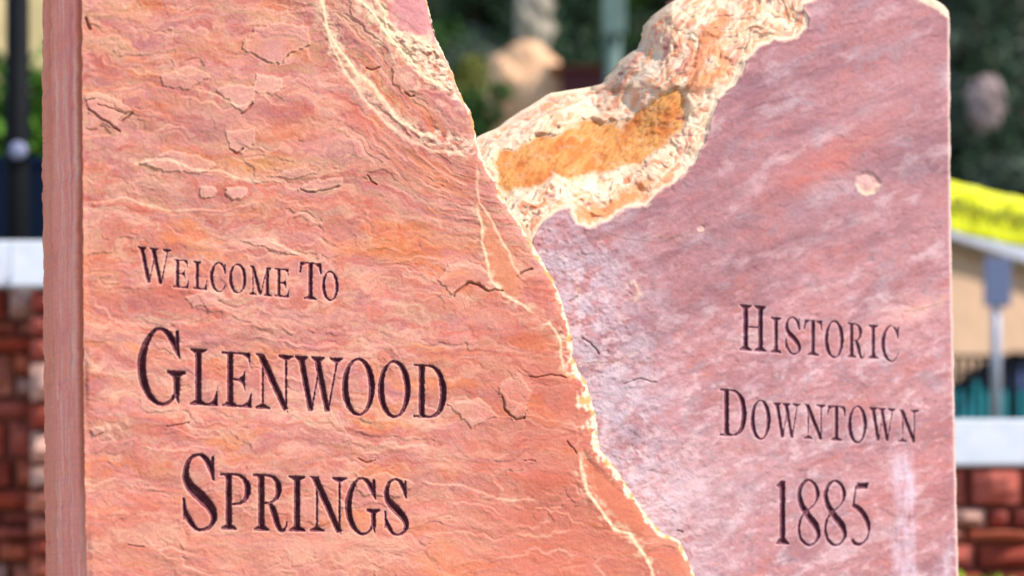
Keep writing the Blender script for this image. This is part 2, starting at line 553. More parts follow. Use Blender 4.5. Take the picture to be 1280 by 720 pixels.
# the diagonal grain takes over to the right of the upper part
dg = smooth(-60, 90, XX - (395 + .45 * YY)) * smooth(330, 180, YY)
va = vx; vb = vy + dg * (-.75) * (XX - 400)
q1 = 1.9 * fbm(va / 260, vb / 80, 21, 4, .45) + vb / 210
q2 = 2.2 * fbm(va / 130, vb / 52, 33, 4, .5) + vb / 150
q3 = 2.6 * fbm(va / 60, vb / 27, 45, 3, .5)
h1, d1, n1, s1 = ledges(q1, 2.4)
h2, d2, n2, s2 = ledges(q2, 1.8)
h3, d3, n3, s3 = ledges(q3, 1.4)
m1 = .25 + .75 * smooth(-.2, .3, fbm(XX / 90, YY / 70, 59, 3)); m2 = smooth(-.05, .45, fbm(XX / 100, YY / 60, 61, 3)); m3 = smooth(.0, .5, fbm(XX / 65, YY / 40, 67, 3))
H = 1.7 * (h1 - q1 * .95) * m1 + 1.25 * (h2 - q2 * .95) * m2 + .75 * (h3 - q3 * .9) * m3
H = H + 5 * fbm(XX / 200, YY / 120, 81, 3) + 1.1 * fbm(va / 60, vb / 30, 82, 3) + .40 * fbm(va / 16, vb / 11, 83, 3) + .36 * fbm(XX / 5, YY / 4, 87, 3)
# colour of the bedding
KL = .60
SAL = alb(220, 124, 98, KL); PNK = alb(222, 144, 130, KL); MAU = alb(190, 116, 118, KL); ORG = alb(234, 132, 76, KL); RED = alb(208, 94, 68, KL); PCH = alb(246, 184, 150, KL); KHA = alb(206, 150, 104, KL)
C = np.broadcast_to(SAL, XX.shape + (3,)).copy()
q4 = 3.0 * fbm(va / 34, vb / 18, 47, 3, .55); h4, d4, n4, s4 = ledges(q4, 1.4)
q5 = 3.4 * fbm((va + 200) / 90, vb / 26, 49, 4, .6); h5, d5, n5, s5 = ledges(q5, 1.4)
r1 = hash2(n1, n1 * 0, 5); r2 = hash2(n2, n2 * 0 + 1, 8); r3 = hash2(n3, n2, 9); r5 = hash2(n5, n1, 11); r4 = hash2(n4, n2, 12)
C = mixc(C, PNK, .8 * smooth(.45, .75, r1)); C = mixc(C, RED, .55 * smooth(.45, .15, r1))
C = mixc(C, MAU, .55 * smooth(.6, .8, r2)); C = mixc(C, PCH, .45 * smooth(.3, .1, r2))
C = mixc(C, RED, .35 * smooth(.55, .7, r5)); C = mixc(C, PNK, .55 * smooth(.42, .25, r5)); C = mixc(C, PCH, .35 * smooth(.2, .05, r3))
f1 = fbm(XX / 150, vb / 45, 91, 4); f2 = fbm(XX / 95, vb / 30, 95, 4, .6); f3 = fbm(XX / 60, vb / 20, 99, 4, .6); f4 = fbm(va / 80, vb / 16, 100, 4, .6)
C = mixc(C, ORG, .65 * smooth(.1, .5, f1)); C = mixc(C, PNK, .6 * smooth(.08, .45, f2)); C = mixc(C, MAU, .45 * smooth(.15, .5, f3)); C = mixc(C, PCH, .5 * smooth(.15, .5, -f3)); C = mixc(C, KHA, .5 * smooth(.15, .5, f4) * smooth(330, 200, YY)); C = mixc(C, RED, .4 * smooth(.1, .45, -f4))
C = C * (.90 + .16 * r3 + .10 * r4)[..., None]
C = mixc(C, PCH, .22 * smooth(1.6, .3, d5) * smooth(-.15, .4, fbm(XX / 50, YY / 40, 113, 3))); C = mixc(C, PCH * 1.05, .25 * smooth(1.3, .3, d4) * m3)
C = C * (1 + .10 * fbm(XX / 7, YY / 5, 115, 3))[..., None]
low = smooth(520, 700, XX) * smooth(330, 460, YY)
C = mixc(C, alb(222, 108, 78, KL), .55 * low)
C = mixc(C, alb(232, 140, 108, K), .25 * smooth(500, 680, YY))
for bx, by, rx_, ry_, cc, aa in [(348, 165, 26, 14, ORG, .7), (385, 160, 18, 10, ORG, .6), (300, 208, 50, 9, alb(214, 148, 84, K), .7), (345, 200, 30, 7, alb(216, 150, 80, K), .6),
                                 (455, 312, 45, 12, ORG, .8), (535, 305, 40, 20, ORG, .35), (345, 5, 30, 10, ORG, .6), (260, 60, 40, 14, ORG, .4),
                                 (555, 190, 40, 16, RED, .5), (585, 215, 24, 25, RED, .6), (130, 330, 20, 40, ORG, .4), (620, 340, 26, 40, alb(226, 138, 96, K), .6),
                                 (250, 150, 60, 18, MAU, .45), (200, 175, 70, 14, MAU, .4), (300, 130, 60, 30, PNK, .4), (190, 380, 50, 18, MAU, .35), (330, 415, 90, 16, PNK, .5),
                                 (660, 560, 40, 30, MAU, .25), (420, 690, 120, 18, PCH, .5), (520, 190, 90, 25, PNK, .3)]:
    rr = ((XX - bx) / rx_) ** 2 + ((YY - by) / ry_) ** 2
    C = mixc(C, cc, aa * np.exp(-rr * .8) * (.7 + .5 * fbm(XX / 20, YY / 12, 103, 3)))
# broken edges of the laminae are paler
e1 = smooth(2.6, .6, d1) * smooth(-.1, .5, fbm(XX / 60, YY / 60, 111, 3)); e2 = smooth(2.0, .4, d2) * m2
C = mixc(C, alb(244, 178, 148, K), .40 * e1); C = mixc(C, alb(242, 176, 146, K), .25 * e2)

# features seen on this very stone: (points, step height left of the line, fall-off, cream amount, cream width)
FEAT = [
    ([(405, -60), (404, 0), (407, 32), (415, 43), (425, 63), (447, 90), (467, 107), (482, 130), (500, 153), (533, 168), (557, 173)], 5.0, 26, .75, 4.5),
    ([(380, -60), (400, -10), (413, 50), (428, 84), (450, 118), (482, 155), (517, 177), (547, 191), (578, 192), (598, 178)], 4.5, 20, .45, 3.6),
    ([(430, -50), (446, -6), (462, 12), (480, 35), (500, 62), (515, 80), (532, 98), (556, 112), (566, 120)], 6.5, 22, 1.0, 7.5),
    ([(455, -50), (468, -5), (478, 10), (490, 40), (515, 44), (540, 58), (550, 72)], 5.0, 16, .95, 6.0),
    ([(595, 200), (599, 253), (617, 278), (636, 317), (647, 342), (650, 352)], 5.0, 14, .45, 2.2),
    ([(597, 252), (603, 300), (612, 342), (631, 370), (652, 380), (673, 393)], 4.0, 14, .8, 2.8),
    ([(672, 404), (688, 404), (698, 425), (704, 455), (706, 470)], 3.0, 10, .7, 2.6),
    ([(725, 560), (727, 588), (734, 613), (751, 639), (769, 663), (788, 668), (800, 685), (815, 712), (828, 760)], 6.0, 14, .95, 3.6),
    ([(105, 128), (120, 122), (140, 128), (170, 150)], 2.0, 12, .2, 2.0),
    ([(240, 110), (270, 118), (300, 134), (316, 128), (316, 112)], -2.6, 12, .35, 2.0),
    ([(300, 60), (335, 78), (352, 80), (362, 68), (385, 55)], -2.6, 14, .2, 2.0),
    ([(318, 118), (338, 118), (352, 108)], -2.0, 8, .3, 2.0),
    ([(330, 297), (345, 306), (360, 312), (378, 321)], -2.6, 10, .3, 2.0),
    ([(372, 236), (400, 240), (425, 232)], -3.2, 10, .3, 2.0),
    ([(160, 208), (210, 198), (240, 212), (275, 214), (300, 222), (340, 232)], -2.4, 14, .4, 2.4),
    ([(103, 255), (150, 246), (205, 262), (260, 258)], -2.2, 14, .3, 2.2),
    ([(340, 512), (400, 530), (450, 524), (485, 540)], 2.0, 12, .3, 2.4),
    ([(520, 600), (570, 606), (620, 622), (680, 626)], -2.0, 14, .3, 2.2),
    ([(160, 395), (190, 402), (235, 404), (262, 398)], 1.6, 12, .3, 2.0),
]
CRACK = [([(107, 24), (110, 30), (112, 35)], 2.6, 5), ([(111, 136), (118, 142), (130, 150), (140, 157), (149, 163)], 1.7, 5), ([(152, 153), (160, 147), (166, 141)], 1.6, 4),
         ([(106, 126), (118, 124)], 1.0, 3), ([(122, 130), (140, 136), (158, 142)], .9, 3),
         ([(567, 370), (576, 360), (585, 354), (599, 356), (611, 365), (618, 362), (627, 363)], 1.7, 5),
         ([(647, 346), (655, 340), (664, 337)], 1.8, 5), ([(628, 497), (632, 513), (645, 525), (655, 522)], 1.5, 5), ([(655, 522), (658, 512)], 1, 3),
         ([(458, 84), (466, 88), (474, 84)], 1.6, 4), ([(506, 115), (512, 120), (518, 119)], 1.5, 4), ([(459, 218), (464, 226), (470, 230)], 1.4, 4),
         ([(535, 70), (542, 66), (547, 71), (540, 76)], 2.4, 4), ([(375, 237), (395, 240), (410, 236), (424, 232)], 1.4, 4),
         ([(208, 533), (228, 531), (236, 527)], 1.2, 3), ([(448, 574), (458, 578), (470, 574)], 1.3, 3), ([(360, 69), (352, 79)], 1.3, 4),
         ([(316, 129), (310, 137), (302, 142)], 1.3, 4), ([(180, 684), (160, 682)], 1.0, 3), ([(287, 187), (296, 192), (304, 186)], 1.3, 4),
         ([(709, 552), (716, 560), (720, 568)], 1.2, 3), ([(662, 472), (690, 468), (707, 472)], 1.1, 4), ([(655, 575), (668, 577)], 1., 3),
         ([(536, 20), (540, 36), (543, 47)], .8, 2)]


FEAT = [(p_, (-1.5 * a_ if i_ < 8 else a_), f_, c_, w_) for i_, (p_, a_, f_, c_, w_) in enumerate(FEAT)]


def apply_feats(H, C, XX, YY, feats, cracks, cream):
    for k, (pts, a, fall, cr, cw) in enumerate(feats):
        P = roughen(pts, 3.4, 8.0, 40 + k)
        x0 = min(p[0] for p in P) - 3.2 * fall; x1 = max(p[0] for p in P) + 3.2 * fall
        y0 = min(p[1] for p in P) - 3.2 * fall; y1 = max(p[1] for p in P) + 3.2 * fall
        m = (XX > x0) & (XX < x1) & (YY > y0) & (YY < y1)
        sdv = side_of(XX[m], YY[m], P)
        ad = np.abs(sdv)
        end = np.minimum(np.hypot(XX[m] - P[0][0], YY[m] - P[0][1]), np.hypot(XX[m] - P[-1][0], YY[m] - P[-1][1]))
        fade = smooth(0, fall * 1.2, end)
        H[m] += .42 * a * fade * np.clip(sdv / 1.8, -.5, .5) * np.exp(-ad / fall)
        wv = cw * (1 + .7 * noise(XX[m] / 9, YY[m] / 9, 140 + k))
        C[m] = mixc(C[m], cream, np.clip(.6 * cr * smooth(4.5 * cw, cw, ad) * smooth(.0, .4, fbm(XX[m] / 13, YY[m] / 13, 150 + k, 4)) * fade, 0, 1))
        C[m] = mixc(C[m], cream, np.clip(cr * fade * smooth(wv, wv * .35, ad) * (.75 + .5 * noise(XX[m] / 5, YY[m] / 5, 170 + k)), 0, 1))
    for k, (pts, wd, dp) in enumerate(cracks):
        P = roughen(pts, 1.6, 3.0, 80 + k)
        x0 = min(p[0] for p in P) - 12; x1 = max(p[0] for p in P) + 12; y0 = min(p[1] for p in P) - 12; y1 = max(p[1] for p in P) + 12
        m = (XX > x0) & (XX < x1) & (YY > y0) & (YY < y1)
        d = poly_dist(XX[m], YY[m], P)
        H[m] -= dp * smooth(wd, wd * .3, d)


# smooth facets: calm the relief inside and set the colour
def facet(H, C, XX, YY, poly, hgt, col, amt, seed, edge=5.0):
    s = -sdf(XX, YY, poly) + 2.5 * noise(XX / 10, YY / 10, seed)
    t = smooth(-edge, edge, s)
    flat = .3 * H + .5 * hgt + .4 * fbm(XX / 14, YY / 10, seed + 3, 3)
    return H * (1 - t) + flat * t, mixc(C, col * (1 + .06 * fbm(XX / 18, YY / 10, seed + 5, 3))[..., None], amt * t)


H, C = facet(H, C, XX, YY, [(486, -80), (528, -80), (540, 0), (560, 62), (542, 54), (515, 42), (497, 43), (488, 20)], -7.5, alb(224, 146, 142, K), .95, 201)
H, C = facet(H, C, XX, YY, [(597, 254), (617, 280), (636, 318), (647, 345), (652, 376), (631, 368), (611, 340), (602, 300)], 0.5, alb(228, 140, 100, K), .8, 211)
H, C = facet(H, C, XX, YY, [(728, 560), (748, 585), (785, 622), (812, 650), (800, 668), (770, 655), (745, 622), (732, 590)], -1.5, alb(226, 126, 92, K), .8, 221)
for pl, am, sd_ in (([(484, 20), (497, 42), (542, 54), (556, 74), (572, 112), (580, 130), (556, 116), (528, 92), (500, 64), (478, 36)], 1.0, 701), ([(520, 160), (560, 166), (592, 176), (594, 192), (560, 194), (530, 178)], .7, 705),
                    ([(404, 0), (420, 40), (470, 118), (520, 160), (500, 166), (440, 110), (408, 60)], .45, 709), ([(696, 395), (716, 440), (722, 470), (708, 450), (700, 425)], .6, 711)):
    sv = -sdf(XX, YY, pl) + 8 * fbm(XX / 13, YY / 13, sd_, 4)
    t = smooth(-2, 3, sv) * smooth(-.35, .15, fbm(XX / 9, YY / 7, sd_ + 2, 4))
    C = mixc(C, CREAM, am * .8 * t); C = mixc(C, alb(228, 140, 118, K), .6 * t * smooth(.15, .45, fbm(XX / 8, YY / 6, sd_ + 3, 3)))
    H = H + am * 3.2 * smooth(-3, 3, sv) * fbm(XX / 11, YY / 8, sd_ + 4, 4)


def ell(x, y, a, b_): return [(x + a * math.cos(t / 10 * 2 * math.pi), y + b_ * math.sin(t / 10 * 2 * math.pi)) for t in range(10)]
FLAKES = [(ell(260, 240, 10, 8), 2.2, .7), (ell(296, 241, 14, 8), 2.6, .8), ([(268, 112), (285, 106), (318, 108), (318, 122), (305, 142), (288, 128)], 2.4, .6),
          ([(320, 92), (352, 98), (354, 110), (340, 118), (316, 114)], 2.0, .55), ([(300, 60), (318, 36), (350, 28), (384, 34), (388, 56), (364, 66), (352, 80), (334, 76)], 2.4, .35),
          ([(103, 118), (120, 116), (142, 122), (166, 138), (150, 147), (143, 161), (128, 152), (112, 140)], 2.2, .35), ([(366, 238), (392, 226), (428, 222), (426, 233), (400, 240)], 2.2, .5),
          ([(176, 204), (212, 188), (245, 194), (272, 206), (252, 217), (205, 213)], 1.8, .45), ([(283, 166), (318, 160), (318, 180), (304, 192), (288, 188)], 2.0, .5),
          ([(622, 482), (648, 468), (664, 488), (656, 521), (642, 524), (630, 508)], 1.8, .25), ([(566, 368), (584, 352), (600, 354), (612, 364), (628, 362), (600, 330), (560, 330), (548, 350)], 1.8, .2),
          ([(232, 372), (262, 362), (282, 370), (268, 380), (240, 384)], 1.5, .5), ([(300, 300), (336, 298), (378, 320), (350, 316)], 1.6, .3), ([(466, 14), (462, -20), (438, -20), (438, 20), (452, 30)], 2.0, .3),
          ([(490, 84), (512, 80), (526, 96), (520, 114), (504, 116), (492, 104)], 1.6, .3), ([(560, 505), (600, 498), (622, 520), (590, 534)], 1.5, .25), ([(112, 536), (126, 532), (130, 540), (116, 546)], 1.6, .5),
          ([(200, 95), (240, 82), (262, 96), (236, 112), (206, 108)], 1.3, .3), ([(440, 600), (480, 590), (520, 604), (500, 622), (452, 618)], 1.4, .3), ([(340, 220), (380, 208), (396, 216), (366, 224)], 1.4, .4)]
for k, (pl, hg, am) in enumerate(FLAKES):
    xs_ = [p[0] for p in pl]; ys_ = [p[1] for p in pl]
    m = (XX > min(xs_) - 12) & (XX < max(xs_) + 12) & (YY > min(ys_) - 12) & (YY < max(ys_) + 12)
    sv = -sdf(XX[m], YY[m], pl) + 2.2 * noise(XX[m] / 8, YY[m] / 8, 600 + k) + 1.0 * noise(XX[m] / 3, YY[m] / 3, 620 + k)
    t = smooth(-.8, 1.0, sv)
    H[m] += (.75 * hg + .5) * t - .25 * H[m] * t
    C[m] = mixc(C[m], alb(236, 168, 148, .66), am * t)
    C[m] = mixc(C[m], PCH * 1.1, .5 * smooth(2.4, .8, np.abs(sv - 1)) * (am + .2))
apply_feats(H, C, XX, YY, FEAT, CRACK, CREAM2)

LSIL = [(300, -300), (380, -255), (430, -200), (470, -130), (505, -60), (533, 0), (538, 18), (541, 34), (545, 48), (552, 62), (560, 78), (566, 92), (571, 108), (579, 124), (588, 140), (592, 152),
        (594, 165), (597, 180), (603, 196), (611, 212), (620, 228), (631, 250), (645, 272), (657, 292), (670, 313), (683, 335), (696, 359), (702, 376), (706, 391), (712, 410), (715, 425),
        (716, 445), (722, 462), (733, 478), (739, 500), (745, 520), (747, 545), (750, 562), (766, 580), (778, 598), (788, 613), (800, 632), (812, 648), (828, 666), (848, 675), (856, 688), (862, 705), (870, 722),
        (885, 760), (900, 900), (905, 2000)]
# pale rim of the broken right edge
sil = [p for p in LSIL if p[1] < 900]
ds = poly_dist(XX, YY, sil)
rimw = np.interp(YY, [-50, 0, 60, 120, 180, 260, 330, 400, 450, 470, 520, 560, 600, 640, 660, 700, 740], [1, 2, 2.5, 3, 4, 5, 5, 7, 7, 15, 17, 13, 12, 4, 8, 6, 6])
rn = .85 + .9 * noise(XX / 17, YY / 17, 231) + .5 * noise(XX / 5, YY / 5, 232)
rn = np.maximum(rn, .2)
C = mixc(C, mixc(CREAM + 0 * C, alb(240, 178, 110, K), smooth(.05, .35, noise(XX / 9, YY / 13, 233))), .95 * smooth(rimw * rn, rimw * rn * .55, ds))
H = H - 5 * smooth(9, 0, ds) - 1.5 * smooth(22, 0, ds) + 1.5 * smooth(16, 0, ds) * fbm(XX / 7, YY / 7, 235, 3)

stoneL = stone_mat('red_sandstone', .85, .38, .13)
ys = row_list(-260, 780, -14, 734, .90, 7)
ys = np.concatenate([ys, np.linspace(788, GROUND_Y + 120, 110)])
NU = 790
Lx = np.interp(ys, [-300, 0, 300, 520, 640, 720, 2000], [101, 102.5, 104, 105, 107, 109, 110]) + 1.0 * noise(ys / 18, ys * 0, 241) + .6 * noise(ys / 5, ys * 0, 242)
Rx = interp_rows(ys, LSIL) + 1.4 * noise(ys / 11, ys * 0, 243) + .8 * noise(ys / 4, ys * 0, 244)
top_pull = np.interp(ys, [-300, -200, -120, 0], [.55, .2, 0, 0])
Lx = Lx + (Rx - Lx) * top_pull * .8
uu = np.linspace(0, 1, NU)
GX = Lx[:, None] + (Rx - Lx)[:, None] * uu[None]
GY = np.repeat(ys[:, None], NU, 1)
ymir = np.where(GY > 790, 790 - (400 - np.abs(((GY - 790) % 800) - 400)), GY)
hh = sample(H, GX, ymir, LX, TY); cc = sample(C, GX, ymir, LX, TY)
ink, gid = letters(LEFT_TEXT, GX, GY, .90)
ink = ink + .55 * noise(GX / 3.6, GY / 3.6, 801) + .35 * noise(GX / 9, GY / 9, 802)
flatn = smooth(9, 1, ink)
hh = hh - .0 * flatn
bev = smooth(2.2, 0, ink) * .6 + np.clip(-ink, 0, 5.0) * 2.3
hh = hh - bev
cc = mixc(cc, alb(248, 190, 170, K), .38 * smooth(2.6, .6, ink) * smooth(-.2, .5, ink))
hedge = smooth(0, .012, uu)[None]
hh = hh * hedge
P = on_plane(GX, GY, hh * PX)
base = P0 + 0.5 * U + np.array([0, 0, 0.0])
left = Stone('sandstone_slab', '', stoneL, base)
left.grid(P, cc, ink, gid)

# side of the left stone: chamfer, then the sawn side where the bedding shows as upright stripes
THK = 0.222
fr = P[:, 0, :]
prof = np.concatenate([np.linspace(0, .028, 6), np.linspace(.034, THK, 46)])
cham = np.interp(prof, [0, .006, .026, .034, THK - .012, THK], [0, .002, .006, .0, 0, .008])
PT, YS = np.meshgrid(prof, ys)
CH = np.interp(YS, [-100, 560, 680, 720], [1, 1, .35, .2])
off = cham[None] * CH + .0016 * fbm(PT * 60, YS / 90, 251, 4) * smooth(0, .03, PT) + .0012 * fbm(PT * 200, YS / 14, 253, 3) * smooth(.0, .02, PT)
off = off + .005 * smooth(.1, .0, np.abs(fbm(PT * 24, YS / 230, 255, 2))) * smooth(.03, .06, PT)
edge_b = np.interp(ys, [-300, 0, 38, 60, 200, 720, 2000], [.010, .008, .006, .0, 0, 0, 0])
off = off + edge_b[:, None] * smooth(THK - .02, THK, PT)
S = fr[:, None, :] - N[None, None] * PT[..., None] + U[None, None] * (off + 0.0)[..., None]
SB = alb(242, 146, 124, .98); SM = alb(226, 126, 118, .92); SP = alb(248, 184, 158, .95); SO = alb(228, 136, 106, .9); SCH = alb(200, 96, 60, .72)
cs = np.broadcast_to(SB, PT.shape + (3,)).copy()  # raised tones: light this shaded side lacks is put into its colour
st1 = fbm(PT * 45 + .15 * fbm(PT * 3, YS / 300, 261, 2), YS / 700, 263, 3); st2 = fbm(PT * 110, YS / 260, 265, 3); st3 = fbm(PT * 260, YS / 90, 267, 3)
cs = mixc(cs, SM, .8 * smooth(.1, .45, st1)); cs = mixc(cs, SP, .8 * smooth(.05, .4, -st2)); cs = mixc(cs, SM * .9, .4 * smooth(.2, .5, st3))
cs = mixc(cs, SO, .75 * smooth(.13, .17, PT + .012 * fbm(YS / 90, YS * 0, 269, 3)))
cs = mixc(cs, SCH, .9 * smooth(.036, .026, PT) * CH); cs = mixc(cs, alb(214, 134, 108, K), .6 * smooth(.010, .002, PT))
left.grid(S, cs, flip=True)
# right broken side and back
bk = fr - N * THK
rt = P[:, -1, :]; TH2 = .095
tt = np.linspace(0, 1, 14)[None, :, None]
RS = rt[:, None, :] - N * (tt * TH2) + U * (.010 * fbm(tt[..., 0] * 3, ys[:, None] / 30, 271, 3))[..., None]
RS[:, 0] = rt
left.grid(RS, np.broadcast_to(CREAM2 * .85, RS.shape).copy())
tb = np.linspace(0, 1, 12)[None, :, None]
BK = (S[:, -1])[:, None] * (1 - tb) + RS[:, -1][:, None] * tb
left.grid(BK, np.broadcast_to(SAL * .9, BK.shape).copy(), flip=True)
# top
tops = np.stack([P[0, :, :], np.linspace(S[0, -1], RS[0, -1], NU)], 0)
left.grid(tops, np.broadcast_to(PNK, tops.shape).copy(), flip=True)
o = left.build()
tag(o, 'orange-red sandstone slab, taller front stone, carved Welcome to Glenwood Springs', 'stone sign')

# ================================================================= RIGHT STONE
BACK = -0.10
RX0, RY0 = 540, -60
XX, YY = np.meshgrid(np.arange(RX0, 1230.), np.arange(RY0, 800.))
RSIL = [(596, 172), (605, 167), (622, 160), (636, 150), (650, 140), (665, 131), (680, 122), (688, 116), (695, 115.5), (708, 113), (722, 111), (738, 108.5), (755, 104), (760, 98),
        (765, 92), (774, 80), (782, 72), (792, 64), (800, 60), (806, 50), (808, 40), (809, 31), (817, 21), (826, 13), (835, 7), (845, 0), (862, -10), (880, -18), (892, -40)]
BND = [(600, 420), (650, 340), (666, 306), (672, 290), (680, 278), (695, 267), (712, 260), (719, 278), (733, 285), (758, 278), (772, 267), (787, 257), (808, 257), (829, 239), (850, 225), (861, 214), (867, 206),
       (878, 186), (886, 165), (892, 145), (900, 124), (910, 112), (922, 101), (928, 90), (932, 82), (942, 68), (955, 55), (970, 50), (987, 50), (1000, 46), (1010, 37), (1014, 23), (1004, 12), (1006, 4), (1018, 0), (1030, -12), (1040, -40)]
BNDr = roughen(BND, 4.0, 5.0, 301)
band = [(500, -60), (1040, -60)] + BNDr[::-1] + [(500, 420)]
beyond = inside(XX, YY, [(500, -60)] + [(892, -60)] + RSIL[::-1] + [(500, 172)])
inb = inside(XX, YY, band)
da = poly_dist(XX, YY, BNDr); db = poly_dist(XX, YY, RSIL + [(892, -80)])
b = np.where(inb, da / (da + db + 1e-6), 0)
b = np.where(beyond, 1.0, b)
# front relief: fine diagonal bedding rising to the right
al = XX * .906 - YY * .423; ac = XX * .423 + YY * .906
w1 = 14 * fbm(al / 120, ac / 60, 311, 4)
qa = 2.0 * fbm((al + w1) / 150, (ac + w1) / 60, 313, 4) + ac / 200
ha, dda, na, _ = ledges(qa, 3.2)
qb = 2.6 * fbm((al + w1) / 60, (ac + w1) / 34, 315, 4)
hb, ddb, nb, _ = ledges(qb, 2.2)
rough_zone = smooth(860, 740, XX - .25 * (YY - 400)) * smooth(230, 330, YY)
HR = 1.0 * (ha - qa * .85) + (hb - qb * .85) * (.30 + .75 * rough_zone) + 4 * fbm(al / 200, ac / 110, 317, 3) + .7 * fbm(al / 20, ac / 12, 319, 3) + .35 * fbm(XX / 5, YY / 4, 321, 3)
HR = HR + rough_zone * (1.1 * fbm(XX / 18, YY / 14, 323, 4) + .6 * (np.abs(fbm(XX / 11, YY / 9, 325, 3)) * 2 - .5))
KR = .64
RP = alb(212, 148, 146, KR); RM = alb(166, 112, 116, KR); RL = alb(210, 186, 192, .70); RR = alb(222, 122, 106, KR); RW = alb(240, 204, 200, .72); RG = alb(186, 156, 160, KR); RD = alb(142, 88, 92, KR)
C = np.broadcast_to(RP, XX.shape + (3,)).copy()
fa = fbm((al + w1) / 150, ac / 62, 331, 5, .6); fb = fbm((al + w1) / 80, (ac + w1) / 34, 333, 5, .6); fc = fbm(al / 44, ac / 30, 335, 4, .6); fd = fbm((al + w1) / 24, ac / 13, 337, 4, .6)
upp = smooth(420, 200, YY)
C = mixc(C, RM, np.clip(.55 * smooth(-.05, .4, fa) + .28 * upp, 0, 1)); C = mixc(C, RR, .38 * smooth(.12, .6, fb)); C = mixc(C, RG, .50 * smooth(.1, .55, fc)); C = mixc(C, RW, .40 * smooth(.1, .55, -fb))
C = mixc(C, RW, .35 * smooth(.15, .5, fd) * smooth(250, 500, YY)); C = mixc(C, RR, .22 * smooth(.2, .55, -fd)); C = mixc(C, RM, .35 * smooth(.15, .5, fbm(XX / 9, YY / 6, 339, 3)))
C = C * (1 + .09 * fbm(XX / 6, YY / 5, 338, 3) + .10 * fd)[..., None]
C = mixc(C, RL, .72 * rough_zone * smooth(-.35, .25, fbm(XX / 30, YY / 26, 341, 4, .6))); C = mixc(C, RW, .6 * rough_zone * smooth(.1, .4, fbm(XX / 17, YY / 13, 342, 4))); C = mixc(C, RM * .95, .25 * rough_zone * smooth(.1, .5, fbm(XX / 16, YY / 9, 343, 4)))
for bx, by, rx_, ry_, cc_, aa in [(930, 330, 130, 22, RD, .65), (860, 310, 60, 24, RD, .5), (760, 290, 60, 14, RD, .45), (1010, 250, 90, 20, RG, .4), (1020, 215, 60, 18, RR, .8), (1060, 175, 60, 12, RR, .5),
                                  (960, 110, 70, 26, RM, .6), (880, 200, 60, 26, RM, .6), (900, 240, 70, 20, RM, .5), (1140, 390, 50, 12, alb(244, 170, 155, K), .8), (1100, 640, 30, 40, RR, .35), (1160, 600, 24, 60, RR, .35),
                                  (1120, 120, 60, 40, RP, .6), (980, 30, 50, 20, RM, .4), (760, 500, 46, 40, RL * .9, .5), (820, 640, 70, 50, RW, .35), (900, 600, 90, 50, RW, .3), (790, 545, 22, 12, RD, .6)]:
    a_ = (XX - bx) * .906 - (YY - by) * .423; c_ = (XX - bx) * .423 + (YY - by) * .906
    C = mixc(C, cc_, aa * np.exp(-.8 * ((a_ / rx_) ** 2 + (c_ / ry_) ** 2)) * (.75 + .6 * fbm(al / 22, ac / 12, 345, 3)))
# pale runs of mineral down the lower right
for x0, x1, y0, a_ in [(1118, 1140, 555, .55), (1134, 1142, 575, .5), (1170, 1176, 690, .5), (1181, 1189, 676, .7)]:
    t = smooth(x0 - 7, x0 + 5, XX + 5 * noise(YY / 30, XX / 60, 351)) * smooth(x1 + 6, x1 - 3, XX + 3 * noise(YY / 25, XX / 60, 352)) * smooth(y0 - 8, y0 + 30, YY)
    C = mixc(C, alb(240, 208, 216, K), a_ * t * np.clip(.7 + .8 * fbm(XX / 9, YY / 30, 353, 3), 0, 1.2))
# chip scar on the upper right
for cx, cy, r_ in [(1085, 229, 15), (876, 285, 4)]:
    rr = np.hypot((XX - cx), (YY - cy) * 1.05) + 2.5 * noise(XX / 7, YY / 7, 355)
    HR = HR - 3.2 * smooth(r_ + 1.5, r_ - 3, rr) + 1.6 * smooth(r_ * .8, 0, rr)
    C = mixc(C, alb(244, 186, 172, K), .75 * smooth(r_ + 2, r_ - 2, rr)); C = mixc(C, CREAM2, .55 * smooth(r_ * .35, r_ * .9, rr) * smooth(r_ + 2, r_, rr) * (YY > cy))
feR = [([(735, 300), (760, 292), (800, 300), (840, 296), (880, 288)], 2.2, 12, .1, 2), ([(710, 345), (722, 360), (718, 380)], 2.0, 8, .3, 2), ([(775, 365), (792, 352), (800, 368), (788, 380)], -2.4, 8, .4, 2),
       ([(1120, 392), (1150, 388), (1185, 376)], 2.6, 12, .3, 3), ([(900, 432), (930, 420), (960, 418)], 1.5, 12, .1, 2), ([(1030, 195), (1060, 182), (1100, 172)], 1.6, 12, .15, 2),
       ([(700, 462), (730, 455), (770, 452), (800, 440)], 2.4, 10, .25, 2.2), ([(800, 190), (830, 230)], .1, 8, 0, 1)]
crR = [([(728, 424), (738, 428), (744, 436), (748, 442)], 1.5, 4), ([(712, 377), (718, 374), (722, 371)], 1.2, 3), 
       ([(846, 664), (853, 666)], 1.4, 3), ([(780, 480), (800, 474), (820, 478)], 1.1, 3)]
apply_feats(HR, C, XX, YY, feR, crR, CREAM2)
